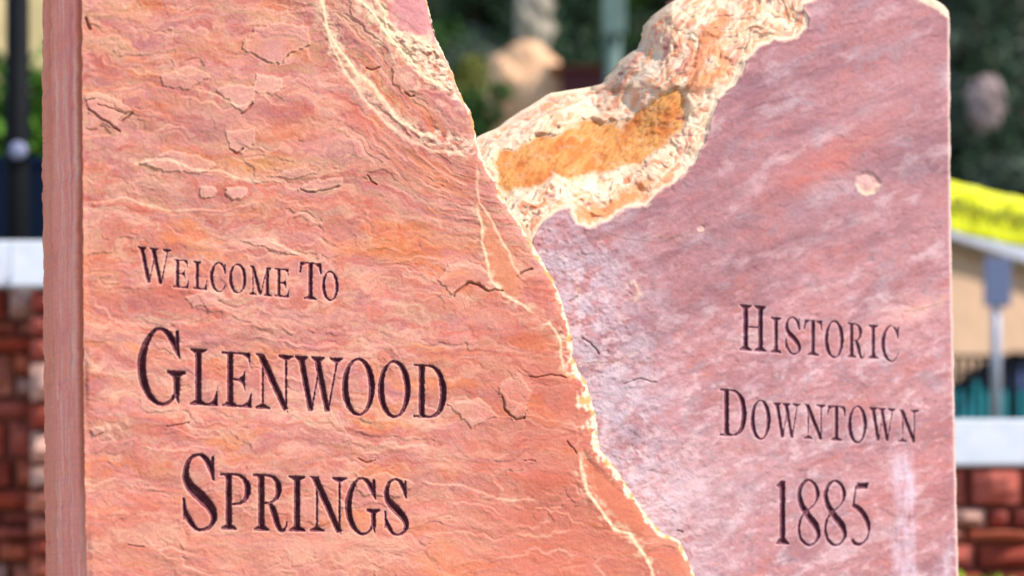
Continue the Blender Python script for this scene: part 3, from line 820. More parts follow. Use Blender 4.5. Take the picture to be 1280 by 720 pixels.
# --- the broken shoulder: cream, pink and orange, running back to the rear edge
ca = XX * .80 - YY * .60; cb = XX * .60 + YY * .80
bb = b * 95 + 14 * fbm(XX / 40, YY / 40, 359, 3)
rg = np.abs(fbm(ca / 60, bb / 17, 361, 4)); rg2 = np.abs(fbm(ca / 32, bb / 8, 363, 4)); rg3 = fbm(XX / 6, YY / 5, 365, 3)
qf = 1.2 * fbm(ca / 60, cb / 40, 367, 4) + b * 9
hf, ddf, nf, _ = ledges(qf, 1.8)
HB = (5.5 * (rg - .25) + 1.2 * (rg2 - .25) + .8 * rg3 + (4.2 * (hf - qf)) * np.interp(XX, [770, 840], [-1, .7]) + 5 * fbm(XX / 45, YY / 45, 369, 3)) * smooth(0, 14, np.minimum(da, db))
OR = [(615, 200), (632, 190), (650, 182), (671, 174), (693, 167), (716, 160), (740, 150), (757, 156), (773, 156), (795, 144), (813, 130), (828, 119), (843, 113), (853, 118), (856, 128), (855, 145), (850, 163), (840, 174), (827, 183),
      (806, 198), (787, 209), (772, 212), (757, 217), (742, 217), (727, 223), (710, 222), (693, 220), (682, 228), (670, 233), (650, 238), (633, 242), (622, 222)]
so_ = -sdf(XX, YY, OR) + 9 * fbm(XX / 22, YY / 16, 371, 4)
to = smooth(-7, 1, so_)
pit = .7 * fbm(ca / 7, cb / 3.4, 373, 3) + .4 * fbm(XX / 24, YY / 18, 374, 3) + .7 * fbm(ca / 14, cb / 6, 375, 3)
HB = HB * (1 - to) + (-5 + 1.5 * pit + 2 * fbm(XX / 60, YY / 30, 377, 3)) * to
FC = np.broadcast_to(alb(255, 208, 170, .82), XX.shape + (3,)).copy()
rf_ = hash2(nf, nf * 0 + 3, 31)
FC = mixc(FC, alb(240, 156, 122, .72), .75 * smooth(.5, .7, rf_)); FC = mixc(FC, alb(238, 146, 92, .72), .6 * smooth(.3, .15, rf_)); FC = mixc(FC, alb(240, 160, 142, K), .6 * smooth(.05, .45, fbm(ca / 60, bb / 10, 381, 4))); FC = mixc(FC, alb(232, 134, 92, K), .8 * smooth(.12, .42, fbm(ca / 60, bb / 11, 383, 4)) * smooth(1.05, .4, b + .2 * (XX < 800)))
FC = mixc(FC, alb(255, 232, 200, .8), .7 * smooth(.2, .04, rg)); FC = mixc(FC, alb(240, 152, 96, K), .55 * smooth(.05, .45, fbm(XX / 34, YY / 30, 386, 4))); FC = mixc(FC, CREAM, .75 * smooth(3.2, .8, ddf + 1.5 * noise(XX / 6, YY / 6, 388)))
FC = FC * (1 + .10 * fbm(XX / 5, YY / 4, 390, 3))[..., None]
FC = mixc(FC, alb(216, 130, 104, K), .3 * smooth(.3, .6, fbm(XX / 14, YY / 8, 387, 3)))
FC = mixc(FC, alb(238, 144, 80, K), .8 * smooth(24, 8, poly_dist(XX, YY, [(700, 268), (735, 272), (765, 262), (800, 235)]) + 8 * fbm(XX / 12, YY / 9, 389, 3) + 6) )
FC = mixc(FC, alb(236, 140, 88, K), .75 * smooth(15, 5, poly_dist(XX, YY, [(868, 110), (872, 80), (885, 50), (905, 20)]) + 7 * fbm(XX / 10, YY / 10, 391, 3)))
FC = mixc(FC, alb(238, 148, 84, K), .7 * smooth(14, 4, poly_dist(XX, YY, [(885, 100), (905, 85), (900, 65)]) + 7 * fbm(XX / 10, YY / 10, 393, 3)))
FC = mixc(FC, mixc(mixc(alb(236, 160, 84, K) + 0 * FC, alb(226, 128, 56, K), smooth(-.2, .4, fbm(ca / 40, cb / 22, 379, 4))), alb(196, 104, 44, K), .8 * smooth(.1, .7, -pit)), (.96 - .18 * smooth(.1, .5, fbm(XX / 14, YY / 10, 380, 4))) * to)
rim = smooth(7, 2.5, da + 2.5 * noise(XX / 8, YY / 8, 395)); rim2 = smooth(7, 1, np.abs(so_ + 3)) * .6
FC = mixc(FC, CREAM, np.clip(.9 * rim + rim2, 0, 1)); FC = mixc(FC, CREAM, .8 * smooth(7, 2, db + 2 * noise(XX / 7, YY / 7, 397)))
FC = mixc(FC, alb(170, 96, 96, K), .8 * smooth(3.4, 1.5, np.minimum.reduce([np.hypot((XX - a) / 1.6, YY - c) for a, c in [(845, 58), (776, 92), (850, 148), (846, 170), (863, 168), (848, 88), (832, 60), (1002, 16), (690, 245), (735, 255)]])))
bl = smooth(0, 5, np.where(inb, da, 0))
DEPTH = np.where(inb, -(THK - .012) * np.clip(b, 0, 1) ** 1.25 * np.interp(XX, [740, 840], [1, .45]), 0)
HT = (HR * (1 - bl) + HB * bl) * PX + DEPTH + PX * 1.5 * smooth(6, 0, da) * (~inb)
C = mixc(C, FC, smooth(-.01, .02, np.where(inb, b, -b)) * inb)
C = mixc(C, alb(250, 200, 176, K), .6 * smooth(4, .5, da) * (~inb) * smooth(.0, .3, noise(XX / 11, YY / 11, 399)))
# right edge rim and the knocked off top corner
RR_ = [(1128, -60), (1158, -8), (1170, 0), (1179, 6), (1185, 13), (1187, 22), (1188, 200), (1189, 300), (1191, 400), (1193, 500), (1196, 640), (1198, 720), (1206, 1000), (1220, 2000)]
dr = poly_dist(XX, YY, [p for p in RR_ if p[1] < 1100])
C = mixc(C, alb(252, 214, 194, K), .75 * smooth(3.6, 1.2, dr)); C = mixc(C, CREAM, .9 * smooth(9, 5, poly_dist(XX, YY, [(1150, -6), (1163, 0), (1175, 6), (1185, 14)]) + 2 * noise(XX / 5, YY / 5, 401)))
HT = HT - PX * 2.6 * smooth(5, 0, dr)

ys = np.concatenate([np.arange(-18, 0, 1.5), np.arange(0, 734, .95), np.arange(740, 800, 7), np.linspace(806, GROUND_Y + 60, 110)])
rs = sorted([(p[1], p[0]) for p in RSIL if -19 < p[1]])
# left limit: the broken silhouette above the notch, hidden behind the front stone below it
hid = [(175, 596), (182, 590), (200, 588), (230, 596), (300, 632), (400, 682), (470, 692), (560, 722), (620, 764), (680, 816), (720, 842), (800, 870), (900, 880), (2100, 880)]
tabY = [r[0] for r in rs] + [h[0] for h in hid]; tabX = [r[1] for r in rs] + [h[1] for h in hid]
# silhouette has a short reversal near 730,112: keep the table strictly increasing in y
tab = {}
for yv, xv in zip(tabY, tabX): tab[round(yv, 1)] = xv if round(yv, 1) not in tab else min(xv, tab[round(yv, 1)])
ky = sorted(tab); kx = [tab[k] for k in ky]
Lx = np.interp(ys, ky, kx) + (1.6 * noise(ys / 9, ys * 0, 411) + .9 * noise(ys / 3.5, ys * 0, 412)) * smooth(180, 150, ys)
Rx = interp_rows(ys, RR_) + 1.1 * noise(ys / 22, ys * 0, 413) + .5 * noise(ys / 6, ys * 0, 414)
NU = 650
uu = np.linspace(0, 1, NU)
GX = Lx[:, None] + (Rx - Lx)[:, None] * uu[None]; GY = np.repeat(ys[:, None], NU, 1)
ymir = np.where(GY > 790, 790 - (400 - np.abs(((GY - 790) % 800) - 400)), GY)
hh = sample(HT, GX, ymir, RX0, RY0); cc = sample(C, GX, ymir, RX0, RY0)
ink, gid = letters(RIGHT_TEXT, GX, GY, .84)
ink = ink + .45 * noise(GX / 3.6, GY / 3.6, 803) + .35 * noise(GX / 9, GY / 9, 804)
hh = hh - PX * (smooth(2.0, 0, ink) * .4 + np.clip(-ink, 0, 4.0) * 2.0)
cc = mixc(cc, alb(248, 200, 196, K), .30 * smooth(2.6, .6, ink) * smooth(-.2, .5, ink))
P = on_plane(GX, GY, BACK + hh)
base = P0 + 1.35 * U + BACK * N
right = Stone('sandstone_slab', '', stoneL, base)
right.grid(P, cc, ink, gid)
th = THK + .02
nplane = P @ N
backd = N @ P0 + BACK - th
def back_of(row):                                   # foot of each edge point on the rear plane
    k = (row @ N) - backd
    return row - N * k[:, None]
tt = np.linspace(0, 1, 12)[None, :, None]
rt = P[:, -1]; rb = back_of(rt)
RS = rt[:, None] * (1 - tt) + rb[:, None] * tt + U * (.004 * fbm(tt[..., 0] * 5, ys[:, None] / 25, 421, 3) * tt[..., 0])[..., None]
RS[:, 0] = rt
right.grid(RS, np.broadcast_to(alb(226, 160, 150, K), RS.shape).copy())
lf = P[:, 0]; lb = back_of(lf)
thin = (smooth(200, 178, ys) * .96)[:, None]          # above the notch the break runs out to a thin edge
lb = lb * (1 - thin) + (lf - N * .012) * thin
LS = lf[:, None] * (1 - tt) + lb[:, None] * tt
right.grid(LS, np.broadcast_to(CREAM2, LS.shape).copy(), flip=True)
BK = LS[:, -1][:, None] * (1 - tt) + RS[:, -1][:, None] * tt
right.grid(BK, np.broadcast_to(RP, BK.shape).copy(), flip=True)
tops = np.stack([P[0], back_of(P[0])], 0)
right.grid(tops, np.broadcast_to(RP, tops.shape).copy(), flip=True)
o = right.build()
o.name = 'sandstone_slab.001'
tag(o, 'mauve-pink sandstone slab with cream broken shoulder, carved Historic Downtown 1885', 'stone sign')
del XX, YY, C, H, HR, HB, FC


# ================================================================= generic mesh builder for the rest
class MB:
    def __init__(s): s.v, s.f = [], []
    def box(s, x0, x1, y0, y1, z0, z1):
        i = len(s.v)
        s.v += [(x0, y0, z0), (x1, y0, z0), (x1, y1, z0), (x0, y1, z0), (x0, y0, z1), (x1, y0, z1), (x1, y1, z1), (x0, y1, z1)]
        s.f += [(i, i + 3, i + 2, i + 1), (i + 4, i + 5, i + 6, i + 7), (i, i + 1, i + 5, i + 4), (i + 1, i + 2, i + 6, i + 5), (i + 2, i + 3, i + 7, i + 6), (i + 3, i, i + 4, i + 7)]
        return s
    def cyl(s, p, q, r0, r1=None, n=14):
        r1 = r0 if r1 is None else r1
        p, q = Vector(p), Vector(q); d = (q - p).normalized()
        a = d.orthogonal().normalized(); b = d.cross(a); i = len(s.v)
        for k in range(n):
            t = 2 * math.pi * k / n; s.v.append(tuple(p + (a * math.cos(t) + b * math.sin(t)) * r0))
        for k in range(n):
            t = 2 * math.pi * k / n; s.v.append(tuple(q + (a * math.cos(t) + b * math.sin(t)) * r1))
        for k in range(n): s.f.append((i + k, i + (k + 1) % n, i + n + (k + 1) % n, i + n + k))
        s.f.append(tuple(i + k for k in range(n))[::-1]); s.f.append(tuple(i + n + k for k in range(n)))
        return s
    def prism(s, pts, y0, y1):
        """profile in x,z extruded along y"""
        i = len(s.v); n = len(pts)
        s.v += [(x, y0, z) for x, z in pts] + [(x, y1, z) for x, z in pts]
        s.f += [tuple(range(i, i + n)), tuple(range(i + n, i + 2 * n))[::-1]] + [(i + k, i + n + k, i + n + (k + 1) % n, i + (k + 1) % n) for k in range(n)]
        return s
    def build(s, name, mat, parent=None, bevel=0, smooth_=False, loc=None):
        me = bpy.data.meshes.new(name); me.from_pydata(s.v, [], s.f); me.materials.append(mat)
        if smooth_: me.polygons.foreach_set('use_smooth', [True] * len(me.polygons))
        me.update()
        o = bpy.data.objects.new(name, me); COL.objects.link(o)
        if parent: o.parent = parent
        if loc: o.location = loc
        if bevel:
            m = o.modifiers.new('bevel', 'BEVEL'); m.width = bevel; m.segments = 2; m.limit_method = 'ANGLE'
        return o


M = {}
M['paving'] = plain_mat('concrete_paving', (.42, .40, .37), .9, .2, 0, .15, 3., bump=.2)
M['earth'] = plain_mat('dry_slope', (.19, .15, .085), .95, .1, 0, 0, .35, c2=(.10, .12, .045), bump=.3)
M['cap'] = plain_mat('white_cap_stone', (.74, .73, .74), .7, .3, 0, .10, 9.)
M['mortar'] = plain_mat('dark_mortar', (.24, .07, .045), .95, .1, 0, .3, 12.)
bricks = [plain_mat('red_rubble_stone', c, .9, .15, 0, .35, 22., bump=.6) for c in
          [(.60, .11, .055), (.66, .17, .09), (.46, .085, .05), (.68, .24, .15), (.54, .13, .09), (.72, .40, .30)]]
M['black'] = plain_mat('black_metal', (.004, .004, .005), .7, .12, 0, .2)
M['navy'] = plain_mat('navy_car_paint', (.003, .008, .024), .6, .08, 0, .2)
M['glassd'] = plain_mat('tinted_glass', (.003, .007, .018), .4, .08)
M['rubber'] = plain_mat('rubber', (.015, .015, .015), .8)
M['chrome'] = plain_mat('bright_metal', (.55, .56, .6), .3, .5, .9)
M['lamp'] = plain_mat('frosted_lamp_glass', (.22, .22, .31), .5, .3)
M['teal'] = plain_mat('teal_car_paint', (.0, .26, .29), .3, .5)
M['glass_refl'] = plain_mat('glass_painted_reflection', (.10, .12, .30), .12, .6)  # bluish reflection painted into the base colour
M['tan'] = plain_mat('tan_render', (.52, .33, .21), .9, .2, 0, .15, 2.)
M['fascia'] = plain_mat('grey_fascia', (.42, .42, .47), .7, .3, 0, .15, 4.)
M['roofg'] = plain_mat('grey_shingle', (.16, .15, .17), .9, .2, 0, .3, 10.)
M['slate'] = plain_mat('slate_blue_enamel', (.13, .15, .24), .6, .3)
M['zinc'] = plain_mat('zinc', (.42, .42, .48), .5, .4, .3)
M['yellow'] = plain_mat('yellow_plastic_banner', (.74, .72, .0), .5, .3, 0, 0, 6., c2=(.66, .64, .0))
M['mark'] = plain_mat('olive_print', (.34, .33, .01), .6, .3)
M['peach'] = plain_mat('peach_stucco', (.74, .43, .24), .95, .1, 0, .15, 1.2)
M['maroon'] = plain_mat('maroon_wall', (.10, .028, .03), .9, .2, 0, .3, 2.)
M['terra'] = plain_mat('terracotta_roof', (.56, .26, .17), .9, .2, 0, .2, 3.)
M['straw'] = plain_mat('straw_render', (.78, .58, .28), .95, .1, 0, .2, 2.)
M['sage'] = plain_mat('sage_paint', (.12, .18, .15), .7, .3, 0, .15, 4.)
M['rock'] = plain_mat('pink_rock', (.42, .30, .27), .95, .1, 0, .4, 1.5, bump=.6)
M['cream'] = plain_mat('cream_rock', (.46, .38, .28), .95, .1, 0, .3, 1.5, bump=.6)
M['bark'] = plain_mat('bark', (.09, .065, .045), .95, .1, 0, .4, 8.)
M['leaf_dark'] = plain_mat('dark_leaves', (.045, .080, .034), .75, .2, 0, 0, .9, c2=(.022, .044, .022))
M['leaf_mid'] = plain_mat('mid_green_leaves', (.060, .13, .022), .7, .2, 0, 0, .9, c2=(.028, .065, .014))
M['leaf_grey'] = plain_mat('grey_green_leaves', (.105, .130, .085), .75, .2, 0, 0, .9, c2=(.045, .065, .045))
M['leaf_bright'] = plain_mat('bright_green_leaves', (.11, .24, .02), .7, .2, 0, 0, 1.5, c2=(.05, .13, .012))
M['leaf_olive'] = plain_mat('olive_leaves', (.26, .25, .05), .75, .2, 0, 0, 1.5, c2=(.12, .14, .03))
M['grass'] = plain_mat('lime_grass', (.34, .42, .03), .8, .2, 0, 0, 6., c2=(.18, .26, .02))


def struct(o, **k): return tag(o, kind='structure')


# ---------------------------------------------------------------- ground and terrain
g = MB(); g.v = [(-900, -900, 0), (900, -900, 0), (900, 1500, 0), (-900, 1500, 0)]; g.f = [(0, 1, 2, 3)]
struct(g.build('ground', M['paving']))


def ground_z(X, Y):
    z = np.interp(Y, [10.4, 12.5, 17, 22, 40, 60, 85, 130, 220, 420], [1.9, 2.5, 2.9, 3.3, 4.9, 9, 18, 40, 85, 120])
    return z + (1.2 * fbm(np.asarray(X) / 14., np.asarray(Y) / 14., 501, 3)) * smooth(36, 60, np.asarray(Y))


tx = np.linspace(-170, 170, 150); ty = np.concatenate([np.linspace(10.45, 40, 24), np.linspace(42, 420, 110)])
TX, TYY = np.meshgrid(tx, ty)
TV = np.stack([TX, TYY, ground_z(TX, TYY)], -1)
TV = np.concatenate([TV[:1] * np.array([1, 1, 0]), TV], 0)        # the bank's face under its front edge
r, c = TV.shape[:2]; idx = np.arange(r * c).reshape(r, c)
q = np.stack([idx[:-1, :-1], idx[:-1, 1:], idx[1:, 1:], idx[1:, :-1]], -1).reshape(-1, 4)
me = np_mesh('hillside', TV.reshape(-1, 3), q, mat=M['earth'])
o = bpy.data.objects.new('hillside', me); COL.objects.link(o); tag(o, kind='structure')


# ---------------------------------------------------------------- rubble walls with white caps
def stone_block(seed):
    rr = random.Random(seed); mb = MB()
    mb.box(-.5, .5, 0, 1, -.5, .5)
    me = bpy.data.meshes.new('stone')
    vs = []; n = 4
    # a 4x4 rough front face, the other five faces plain
    f = []
    for j in range(n):
        for i in range(n):
            x = -.5 + i / (n - 1); z = -.5 + j / (n - 1)
            e = (i in (0, n - 1)) or (j in (0, n - 1))
            vs.append((x * (1 - .06 * rr.random() * e) , (.0 if e else -.45 - .55 * rr.random()) , z * (1 - .08 * rr.random() * e)))
    for j in range(n - 1):
        for i in range(n - 1):
            a = j * n + i; f.append((a, a + 1, a + n + 1, a + n))
    rim_ = [j * n for j in range(n)][::-1] + [i for i in range(1, n)] + [j * n + n - 1 for j in range(1, n)] + [(n - 1) * n + i for i in range(n - 2, 0, -1)]
    b0 = len(vs)
    for k in rim_: vs.append((vs[k][0], 1.0, vs[k][2]))
    m_ = len(rim_)
    for k in range(m_): f.append((rim_[k], rim_[(k + 1) % m_], b0 + (k + 1) % m_, b0 + k))
    me.from_pydata(vs, [], f); me.update()
    return me


def block_variants():
    out = []
    for i in range(12):
        me = stone_block(900 + i); me.materials.append(bricks[i % 6]); out.append(me)
    return out


BL = block_variants()


def rubble_wall(label, x0, x1, yf, ztop, thick, cap_t, seed, limit=290, zmin=0.25, caps=1.6, overhang=.07):
    rr = random.Random(seed)
    root = empty('stone_wall', ((x0 + x1) / 2, yf, 0))
    cx = (x0 + x1) / 2
    core = MB().box(x0 - cx + .02, x1 - cx - .02, .05, thick, 0, ztop - .002).build('core', M['mortar'], root)
    x = x0 - overhang; k = 0
    while x < x1 + overhang - .01:                        # cap stones, butted end to end with a thin joint
        xe = min(x + caps, x1 + overhang)
        c_ = MB().box(x - cx + .004, xe - cx - .004, -overhang, thick + overhang, 0, cap_t).build('cap_stone', M['cap'], root, bevel=.012)
        c_.location = (0, 0, ztop); x = xe; k += 1
    z = ztop; cnt = 0
    while z > zmin and cnt < limit:
        h = rr.choice([.07, .09, .12, .15, .2]) * rr.uniform(.9, 1.15)
        x = x0 + rr.uniform(-.0, .0)
        while x < x1 - .03 and cnt < limit:
            wd = min(rr.uniform(.12, .40), x1 - x)
            if x1 - (x + wd) < .10: wd = x1 - x
            split = 2 if (h > .19 and rr.random() < .3) else 1
            for s_ in range(split):
                hh_ = h / split
                me = rr.choice(BL)
                o = bpy.data.objects.new('stone', me); COL.objects.link(o); o.parent = root
                o.location = (x + wd / 2 - cx, rr.uniform(-.045, .03), z - hh_ * (s_ + .5))
                o.scale = (wd - .026, .11, hh_ - .024); o.rotation_euler = (0, rr.uniform(-.02, .02), 0)
                cnt += 1
            x += wd
        z -= h
    tag(root, label, 'wall')
    return root


WD = 10.0
lx = lambda x, D: (x - 640) / F * D
rubble_wall('rough red stone wall with white cap, lower wall right of the pink slab', lx(1130, WD), lx(1560, WD), WD, EYE + (HOR - 583) / F * WD, .4, 58 / F * WD, 5, 260)
rubble_wall('low red stone wall with white cap running behind the two slabs', lx(231, WD), lx(1129.5, WD), WD, EYE + (HOR - 583) / F * WD, .4, 58 / F * WD, 6, 290)
rubble_wall('tall red rubble wall under a white cap at the left edge', lx(-330, WD), lx(39, WD), WD + .26, EYE + (HOR - 358) / F * (WD + .19), .4, 58 / F * (WD + .19), 9, 290, zmin=1.2)
rubble_wall('red stone pillar with white cap just left of the orange slab', lx(39.5, WD), lx(230, WD), WD - .10, EYE + (HOR - 358) / F * (WD - .17), .7, 58 / F * (WD - .17), 13, 120, zmin=.6, caps=2.0)
for i_ in range(0): pass


# ---------------------------------------------------------------- foliage
def leaf_cloud(seed, blobs, n, size, flat=.5):
    r_ = np.random.default_rng(seed)
    V = []; 
    k = r_.choice(len(blobs), n, p=np.array([b_[3] ** 2 for b_ in blobs]) / sum(b_[3] ** 2 for b_ in blobs))
    B = np.array(blobs)[k]
    d = r_.normal(size=(n, 3)); d /= np.linalg.norm(d, axis=1)[:, None]
    rad = B[:, 3] * (.55 + .5 * r_.random(n) ** .5)
    c_ = B[:, :3] + d * rad[:, None] * np.array([1, 1, B[0, 4] if B.shape[1] > 4 else .8])
    a = r_.normal(size=(n, 3)); a /= np.linalg.norm(a, axis=1)[:, None]
    b_ = np.cross(a, r_.normal(size=(n, 3))); b_ /= np.linalg.norm(b_, axis=1)[:, None]
    s = size * (.6 + .8 * r_.random(n))[:, None]
    q = np.stack([c_ - a * s, c_ + b_ * s * .5, c_ + a * s, c_ - b_ * s * .5], 1)
    return q.reshape(-1, 3), np.arange(n * 4).reshape(n, 4)


def tree_proto(kind, leafmat, seed):
    r_ = random.Random(seed); root = empty(kind, (0, 0, 0))
    t = MB()
    if kind == 'conifer_tree':
        t.cyl((0, 0, -.6), (0, 0, 7.5), .16, .03, 8)
        blobs = []
        for i in range(9):
            z = 1.2 + i * .78; R = 1.5 * (1 - i / 9.5)
            for k in range(max(3, 7 - i // 2)):
                a = r_.random() * 6.28; blobs.append((math.cos(a) * R * .6, math.sin(a) * R * .6, z + r_.uniform(-.2, .2), .35 + R * .35, .6))
        n = 2600; sz = .13
    else:
        t.cyl((0, 0, -.6), (.1, 0, 2.0), .20, .13, 8)
        blobs = []
        for i in range(16):
            a = r_.random() * 6.28; R = r_.uniform(.2, 1.6); z = r_.uniform(1.6, 4.6)
            e = (math.cos(a) * R, math.sin(a) * R, z)
            blobs.append((*e, r_.uniform(.45, .95), .8))
            if i < 6: t.cyl((.1, 0, 1.6), e, .08, .03, 6)
        n = 3000; sz = .14
    t.build('trunk', M['bark'], root, smooth_=True)
    V, Q = leaf_cloud(seed, blobs, n, sz)
    me = np_mesh('crown', V, Q, mat=leafmat, smooth_=False)
    o = bpy.data.objects.new('crown', me); COL.objects.link(o); o.parent = root
    return root


protos = [tree_proto('conifer_tree', M['leaf_dark'], 1), tree_proto('conifer_tree', M['leaf_grey'], 2), tree_proto('leafy_tree', M['leaf_mid'], 3), tree_proto('leafy_tree', M['leaf_dark'], 4), tree_proto('leafy_tree', M['leaf_grey'], 5)]
used = [False] * 5
TLAB = ['dark conifer among the trees', 'grey-green conifer among the trees', 'mid green leafy tree', 'dark leafy tree', 'grey-green leafy tree']
PLACE = ['beyond the straw building, left edge', 'on the slope seen through the notch', 'on the slope right of the pink slab']


def put_tree(k, x, y, s, where):
    if not used[k]: o = protos[k]; used[k] = True
    else: o = copy_tree(protos[k])
    o.location = (x, y, float(ground_z(x, y))); o.rotation_euler = (0, 0, random.uniform(0, 6.28)); o.scale = (s, s, s * random.uniform(.9, 1.15))
    tag(o, TLAB[k] + ' ' + where, 'tree', 'trees on the slope behind the slabs')
    return o


rt_ = random.Random(21)
for D in (62, 72, 84, 98, 116, 138, 165):
    for wi, (xa, xb, st) in enumerate(((-40, 75, 60), (530, 880, 48), (1170, 1330, 40))):
        xx = xa + rt_.uniform(0, 20)
        while xx < xb:
            gx = lx(xx, D)
            top = EYE + (HOR + 30) / F * D
            if not ((600 < xx < 790) and D < 66) and not (xx < 75 and D < 80):
                put_tree(rt_.choice([0, 0, 3, 3, 3, 2, 4] if wi < 2 else [1, 4, 4, 1, 2, 3, 0]), gx, D + rt_.uniform(-3, 3), D / 60 * rt_.uniform(.85, 1.25), PLACE[wi])
            xx += st * rt_.uniform(.7, 1.2)
for k, u_ in enumerate(used):
    if not u_:
        for c_ in list(protos[k].children): bpy.data.objects.remove(c_)
        bpy.data.objects.remove(protos[k])


def shrub(label, x, y, z, blobs, n, size, mat, name='shrub', cat='shrub', seed=1):
    root = empty(name, (x, y, z))
    st = MB()
    for b_ in blobs[:5]: st.cyl((0, 0, -.3), b_[:3], .03, .012, 6)
    st.build('stem', M['bark'], root)
    V, Q = leaf_cloud(seed, blobs, n, size)
    me = np_mesh('foliage', V, Q, mat=mat, smooth_=False)
    o = bpy.data.objects.new('foliage', me); COL.objects.link(o); o.parent = root
    tag(root, label, cat)
    return root


def blobset(seed, w_, h_, r, n):
    q_ = random.Random(seed); return [(q_.uniform(-w_, w_), q_.uniform(-.5, .5) * min(w_, .6), q_.uniform(.15, 1) * h_, q_.uniform(.6, 1.1) * r, .9) for _ in range(n)]


# bright hedge behind the navy car, at the left edge
p = px(20, 190, 20)
shrub('bright green hedge behind the black post at the left edge', p.x, 20, float(ground_z(p.x, 20)), blobset(4, 1.3, EYE + (HOR - 95) / F * 20 - float(ground_z(p.x, 20)),   .38, 120), 14000, .07, M['leaf_bright'], seed=5)
# lime shrub low at the right edge in front of the wall
for (qx, yy, rad, lab) in ((1262, 704, .16, 'lime green shrub tops at the foot of the red wall, bottom right corner'), (1215, 712, .10, 'small lime shrub beside the pink slab, in front of the red wall')):
    p = px(qx, yy, 9.3)
    shrub(lab, p.x, 9.3, 0, [(random.uniform(-1, 1) * rad, random.uniform(-.2, .2), p.z - rad - (random.uniform(0, .3) if _ < 16 else random.uniform(.3, p.z - rad - .1)), rad, .9) for _ in range(60)], 7000, .028, M['grass'], seed=int(qx))
# shrubs in the notch
p = px(600, 112, 34)
shrub('dark green bush in the notch beside the orange slab', p.x, 34, float(ground_z(p.x, 34)), blobset(14, .34, p.z - float(ground_z(p.x, 34)), .22, 40), 5000, .07, M['leaf_mid'], seed=15)
p = px(583, 84, 40)
shrub('olive yellow bush in the notch, left of the peach boulder', p.x, 40, float(ground_z(p.x, 40)), blobset(24, .45, p.z - float(ground_z(p.x, 40)), .30, 40), 5000, .08, M['leaf_olive'], seed=25)

# ---------------------------------------------------------------- far houses in the notch
def house(label, x0, x1, yf, z0, zw, ridge, dep, wm, rm, gable='front', win=2):
    cx = (x0 + x1) / 2; hw = (x1 - x0) / 2
    root = empty('house', (cx, yf, z0))
    H_ = zw - z0; Rg = ridge - z0
    if gable == 'front':
        MB().prism([(-hw, 0), (hw, 0), (hw, H_), (0, Rg - .04), (-hw, H_)], 0, dep).build('wall', wm, root)
        ov = .18 * (hw / 2 + .2)
        m = MB()
        for s in (-1, 1):
            m.prism([(0, Rg), (s * (hw + ov), H_ - .02 - ov * (Rg - H_) / hw), (s * (hw + ov), H_ + .10 - ov * (Rg - H_) / hw), (0, Rg + .12)][::s], -ov, dep + ov)
        m.build('roof', rm, root)
    else:
        MB().box(-hw, hw, 0, dep, 0, H_).build('wall', wm, root)
        m = MB(); v0 = len(m.v); e = .25
        m.v += [(-hw - e, -e, H_ - .05), (hw + e, -e, H_ - .05), (hw + e, dep + e, H_ - .05), (-hw - e, dep + e, H_ - .05), (-hw - e, dep / 2, Rg), (hw + e, dep / 2, Rg)]
        m.f += [(0, 1, 5, 4), (2, 3, 4, 5), (1, 2, 5), (3, 0, 4), (3, 2, 1, 0)]
        m.build('roof', rm, root)
    for i in range(win):
        x = -hw + (i + 1) * 2 * hw / (win + 1)
        wv = min(.45, hw / (win + 1) * .7)
        f_ = MB().box(-wv - .06, wv + .06, -.05, .02, -.06, .96).build('window', M['fascia'], root, loc=(x, 0, H_ * .45))
        MB().box(-wv, wv, -.07, -.052, .0, .9).build('pane', M['glassd'], f_)
    tag(root, label, 'house')
    return root


zf = lambda y, D: EYE + (HOR - y) / F * D
D = 44
house('maroon house with terracotta roof in the notch beside the broken shoulder', lx(702, D), lx(850, D), D, float(ground_z(2, D)) - .3, zf(82, D), zf(48, D), 5, M['maroon'], M['terra'], 'side', 3)


def rock(label, x, y, z, sx, sz, mat, seed, amp=.35):
    r_ = np.random.default_rng(seed)
    n, m_ = 18, 12
    V = []; 
    for j in range(m_ + 1):
        for i in range(n):
            a = 2 * math.pi * i / n; t = math.pi * j / m_
            V.append((math.sin(t) * math.cos(a), math.sin(t) * math.sin(a), math.cos(t)))
    V = np.array(V)
    k = 1 + amp * fbm(V[:, 0] * 1.7 + 3 * V[:, 2], V[:, 1] * 1.7 + seed, seed, 4) + amp * .3 * np.round(2 * fbm(V[:, 0] * 3, V[:, 2] * 3, seed + 3, 2))
    V = V * k[:, None] * np.array([sx, sx * .7, sz])
    Q = [(j * n + i, (j + 1) * n + i, (j + 1) * n + (i + 1) % n, j * n + (i + 1) % n) for j in range(m_) for i in range(n)]
    me = np_mesh('rock_outcrop', V, np.array(Q), mat=mat, smooth_=False)
    o = bpy.data.objects.new('rock_outcrop', me); COL.objects.link(o); o.location = (x, y, z)
    tag(o, label, 'rock')
    return o


p = px(1232, 128, 56); rock('pinkish rock outcrop among dark trees, upper right', p.x, 56, p.z, .50, .75, M['rock'], 5)
p = px(668, 20, 60); rock('pale beige rock high in the notch above the peach boulder', p.x, 60, p.z, .55, 1.0, M['cream'], 8)
p = px(655, 128, 46); rock('large peach sandstone boulder seen through the notch between the slabs', p.x, 46, p.z - .1, 1.05, 1.45, M['peach'], 12, .14)
p = px(692, 130, 45); rock('low peach boulder behind the broken shoulder of the pink slab', p.x, 45, p.z, .85, .75, M['peach'], 15, .2)
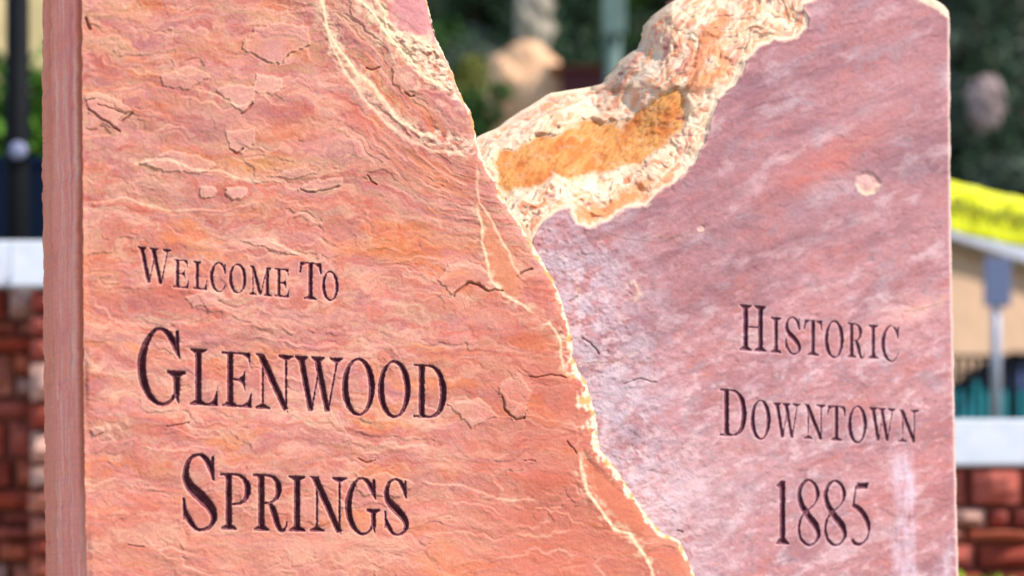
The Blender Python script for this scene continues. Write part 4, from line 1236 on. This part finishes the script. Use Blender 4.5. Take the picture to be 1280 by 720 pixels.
# sage green pole in the notch
p = px(766, 60, 30)
rt = empty('utility_pole', (p.x, 30, float(ground_z(p.x, 30))))
zb = float(ground_z(p.x, 30))
MB().cyl((0, 0, -.3), (0, 0, zf(-60, 30) - zb), .13, .12, 16).build('pole', M['sage'], rt, smooth_=True)
MB().box(-.17, .17, -.30, -.13, zf(50, 30) - zb, zf(-30, 30) - zb).build('cabinet', M['sage'], rt, bevel=.02)
tag(rt, 'sage green utility pole with cabinet, above the maroon house in the notch', 'pole')

# straw coloured building behind the hedge, left edge
D = 30
house('straw yellow building behind the hedge at the upper left edge', lx(-160, D), lx(120, D), D, float(ground_z(-6, D)) - .2, zf(-90, D), zf(-160, D), 5, M['straw'], M['roofg'], 'side', 1)

# ---------------------------------------------------------------- black post with a round lamp, navy car (left edge)
D = 12.3
p = px(22, 193, D); zb = float(ground_z(p.x, D))
rt = empty('black_post', (p.x, D, zb))
H_ = zf(-120, D) - zb
MB().cyl((0, 0, 0), (0, 0, H_), .074, .066, 18).build('pole', M['black'], rt, smooth_=True)
MB().cyl((0, 0, -.02), (0, 0, .25), .10, .08, 18).build('base', M['black'], rt, smooth_=True)
lz = zf(193, D) - zb
MB().cyl((.026, -.10, lz), (.026, -.04, lz), .062, .066, 20).build('lamp_housing', M['black'], rt, smooth_=False)
me = MB()
for j in range(6):
    t0 = j / 6 * math.pi / 2; t1 = (j + 1) / 6 * math.pi / 2
    i = len(me.v)
    for t in (t0, t1):
        for k in range(18):
            a = k / 18 * 2 * math.pi; me.v.append((.026 + .055 * math.cos(t) * math.cos(a), -.101 - .035 * math.sin(t), lz + .055 * math.cos(t) * math.sin(a)))
    for k in range(18): me.f.append((i + k, i + (k + 1) % 18, i + 18 + (k + 1) % 18, i + 18 + k))
me.build('lens', M['lamp'], rt, smooth_=True)
tag(rt, 'black metal post with a small round grey lamp, left edge', 'post')


def car(name, label, loc, rz, body_m, glass_m, L=4.4, W=1.8, Hh=1.45, suv=False, roof_m=None):
    roof_m = roof_m or body_m
    root = empty(name, loc, rz)
    b = .95 if suv else .82
    hoodx = .30 * L if not suv else .33 * L
    prof = [(-L / 2, .35), (-L / 2, b * .8), (-L / 2 + .12, b), (-L * .02 - hoodx * .9, b + .04), (hoodx, b + .03), (L / 2 - .15, b * .86), (L / 2, b * .68), (L / 2, .30)]
    MB().prism(prof, -W / 2, W / 2).build('body', body_m, root, bevel=.06)
    r0 = -L * .46 if suv else -L * .36; r1 = -L * .40 if suv else -L * .20
    cab = [(r0, b + .02), (r1, Hh - .05), (r1 + .2, Hh), (L * .05, Hh), (L * .11, Hh - .06), (hoodx - .05, b + .02)]
    MB().prism(cab, -W / 2 + .12, W / 2 - .12).build('cabin', glass_m, root, bevel=.04)
    MB().prism([(r1 - .02, Hh - .045), (r1 + .2, Hh + .012), (L * .05, Hh + .012), (L * .115, Hh - .05), (L * .05, Hh - .06), (r1 + .2, Hh - .06)], -W / 2 + .10, W / 2 - .10).build('roof', roof_m, root, bevel=.02)
    for s in (-1, 1):
        for (xa, xb) in ((r0 + .03, r1 + .03), (-.10 * L, -.085 * L), (hoodx - .09, L * .085)):
            m = MB(); y = s * (W / 2 - .115)
            m.prism([(xa - .03, b), (xa + .06, b), (xb + .05, Hh - .04), (xb - .04, Hh - .04)], y - .012, y + .012); m.build('pillar', roof_m, root)
        MB().box(-.12 + L * .2, .05 + L * .2, s * (W / 2 + .02), s * (W / 2 + .2), b + .02, b + .16).build('mirror', body_m, root)
        MB().cyl((L / 2 - .02, s * W * .36, b * .66), (L / 2 + .03, s * W * .36, b * .66), .09, .08).build('headlight', M['chrome'], root)
        for x in (-L * .32, L * .32):
            w_ = MB().cyl((x, s * (W / 2 - .18), .33), (x, s * (W / 2 + .01), .33), .33, .33, 22).build('wheel', M['rubber'], root)
            MB().cyl((x, s * (W / 2 + .011), .33), (x, s * (W / 2 + .03), .33), .2, .18, 16).build('rim', M['chrome'], w_)
    tag(root, label, 'car')
    return root


D = 14.2
zr = zf(200, D)
car('parked_car', 'dark navy car with tinted windows behind the left wall', (lx(-20, D) - .3, D + .8, zr - 1.78), math.pi, M['navy'], M['glassd'], L=4.8, W=1.9, Hh=1.78, suv=True)
# teal car behind the railing
D = 33.0
tc_ = car('parked_car', 'teal car with dark roof behind the black railing, right of the pink slab', (lx(1112, D) + 2.2, D + .9, zf(440, D) - 1.6), math.pi, M['teal'], M['glassd'], L=4.4, Hh=1.6, suv=True, roof_m=M['black'])
MB().box(-.22, .24, .785, .80, 1.02, 1.36).build('window_reflection', M['glass_refl'], tc_, loc=(.05, 0, 0))  # pane over the cabin glass, its bluish highlight put into the colour
D2 = 33.0

# black railing
D = 24.0; zt = zf(444, D); x0, x1 = lx(1120, D), lx(1420, D)
rt = empty('metal_railing', ((x0 + x1) / 2, D, zt - 1.15)); hw = (x1 - x0) / 2
MB().box(-hw, hw, -.025, .025, 1.11, 1.15).build('top_rail', M['black'], rt)
MB().box(-hw, hw, -.02, .02, .95, .98).build('middle_rail', M['black'], rt)
MB().box(-hw, hw, -.02, .02, .10, .13).build('bottom_rail', M['black'], rt)
n = int(2 * hw / .104)
bm_ = MB().box(-.024, .024, -.012, .012, .131, 1.109).build('picket', M['black'], rt)
for i in range(n):
    if i == 0: bm_.location = (-hw + .05, 0, 0); continue
    c_ = bm_.copy(); COL.objects.link(c_); c_.parent = rt; c_.location = (-hw + .05 + i * .104, 0, 0)
for i in range(3):
    MB().box(-.03, .03, -.03, .03, -.3, 1.2).build('post', M['black'], rt, loc=(-hw + .08 + i * (hw - .08), .06, 0))
tag(rt, 'black picket railing above the white capped wall on the right', 'railing')

# tan building receding to the right
A = Vector((lx(1150, 36), 36, 0)); ang = math.atan2(F, 2620 - 640)
rt = empty('tan_building', (A.x, A.y, 3.2), ang)
ztop = zf(302, 36.6) - 3.2
MB().box(-1.5, 16, 0, 8, -.5, ztop).build('wall', M['tan'], rt)
MB().box(-1.8, 16.4, -.45, -.005, ztop - .02, ztop + .30).build('fascia', M['fascia'], rt)
m = MB(); m.v = [(-1.8, -.45, ztop + .302), (16.4, -.45, ztop + .302), (16.4, 8.4, ztop + .302), (-1.8, 8.4, ztop + .302), (-1.8, 4, ztop + .75), (16.4, 4, ztop + .75)]
m.f = [(0, 1, 5, 4), (2, 3, 4, 5), (1, 2, 5), (3, 0, 4), (3, 2, 1, 0)]; m.build('roof', M['roofg'], rt)
for x in (9.0, 12.0):
    f_ = MB().box(-.6, .6, -.04, .02, 0, 1.3).build('window', M['fascia'], rt, loc=(x, 0, 1.2)); MB().box(-.52, .52, -.06, -.042, .08, 1.22).build('pane', M['glassd'], f_)
tag(rt, 'tan walled building with grey roof edge, right edge below the yellow banner', 'building')

# slate sign on a zinc post
D = 19.5; p = px(1245, 353, D); zb = float(ground_z(p.x, D))
rt = empty('street_sign', (p.x, D, zb))
MB().cyl((0, 0, 0), (0, 0, zf(325, D) - zb), .045, .045, 14).build('pole', M['zinc'], rt, smooth_=True)
MB().box(-.128, .128, -.075, -.046, zf(384, D) - zb, zf(323, D) - zb).build('panel', M['slate'], rt, bevel=.01)
tag(rt, 'slate blue rectangular panel on a pale post, right edge', 'sign')

# yellow banner strung between two posts
D = 13.0
a = px(1150, 215, D); b_ = px(1420, 263, D + 1.0); a2 = px(1150, 278, D); hgt = a.z - a2.z
rt = empty('yellow_banner', (a.x, a.y, a.z - hgt))
d = b_ - a; m = MB(); nn, mm_ = 60, 7
for i in range(nn + 1):
    t = i / nn; c_ = d * t
    for j in range(mm_ + 1):
        z = hgt * j / mm_
        m.v.append((c_.x, c_.y + .012 * math.sin(t * 34 + z * 9) + .008 * math.sin(t * 71), c_.z + z - .05 * math.sin(t * math.pi)))
for i in range(nn):
    for j in range(mm_):
        q_ = i * (mm_ + 1) + j; m.f.append((q_, q_ + mm_ + 1, q_ + mm_ + 2, q_ + 1))
o = m.build('sheet', M['yellow'], rt, smooth_=True)
for i_ in range(26):
    t = .03 + i_ * .036; c_ = d * t; sag = -.05 * math.sin(t * math.pi); q_ = random.Random(i_); k_ = MB()
    for s_ in range(2):
        xo = s_ * .045; k_.box(c_.x + xo, c_.x + xo + .02, c_.y - .03, c_.y - .022, c_.z + sag + hgt * .36, c_.z + sag + hgt * .62)
    k_.box(c_.x, c_.x + .065, c_.y - .034, c_.y - .0302, c_.z + sag + hgt * q_.choice([.36, .47, .57]), c_.z + sag + hgt * q_.choice([.41, .52, .62]) + .012)
    k_.build('faded_print_mark', M['mark'], rt)
sm = o.modifiers.new('thickness', 'SOLIDIFY'); sm.thickness = .003
tag(rt, 'bright yellow banner strip slanting down beside the pink slab, right edge', 'banner')
for (pp, lab) in ((a, 'thin post holding the near end of the yellow banner, behind the pink slab'), (b_, 'thin post holding the far end of the yellow banner')):
    zb = float(ground_z(pp.x, pp.y + .1))
    q_ = MB().cyl((0, 0, 0), (0, 0, pp.z + .1 - zb), .025, .025, 10).build('banner_post', M['zinc'], None, smooth_=True); q_.location = (pp.x, pp.y + .06, zb); tag(q_, lab, 'post')
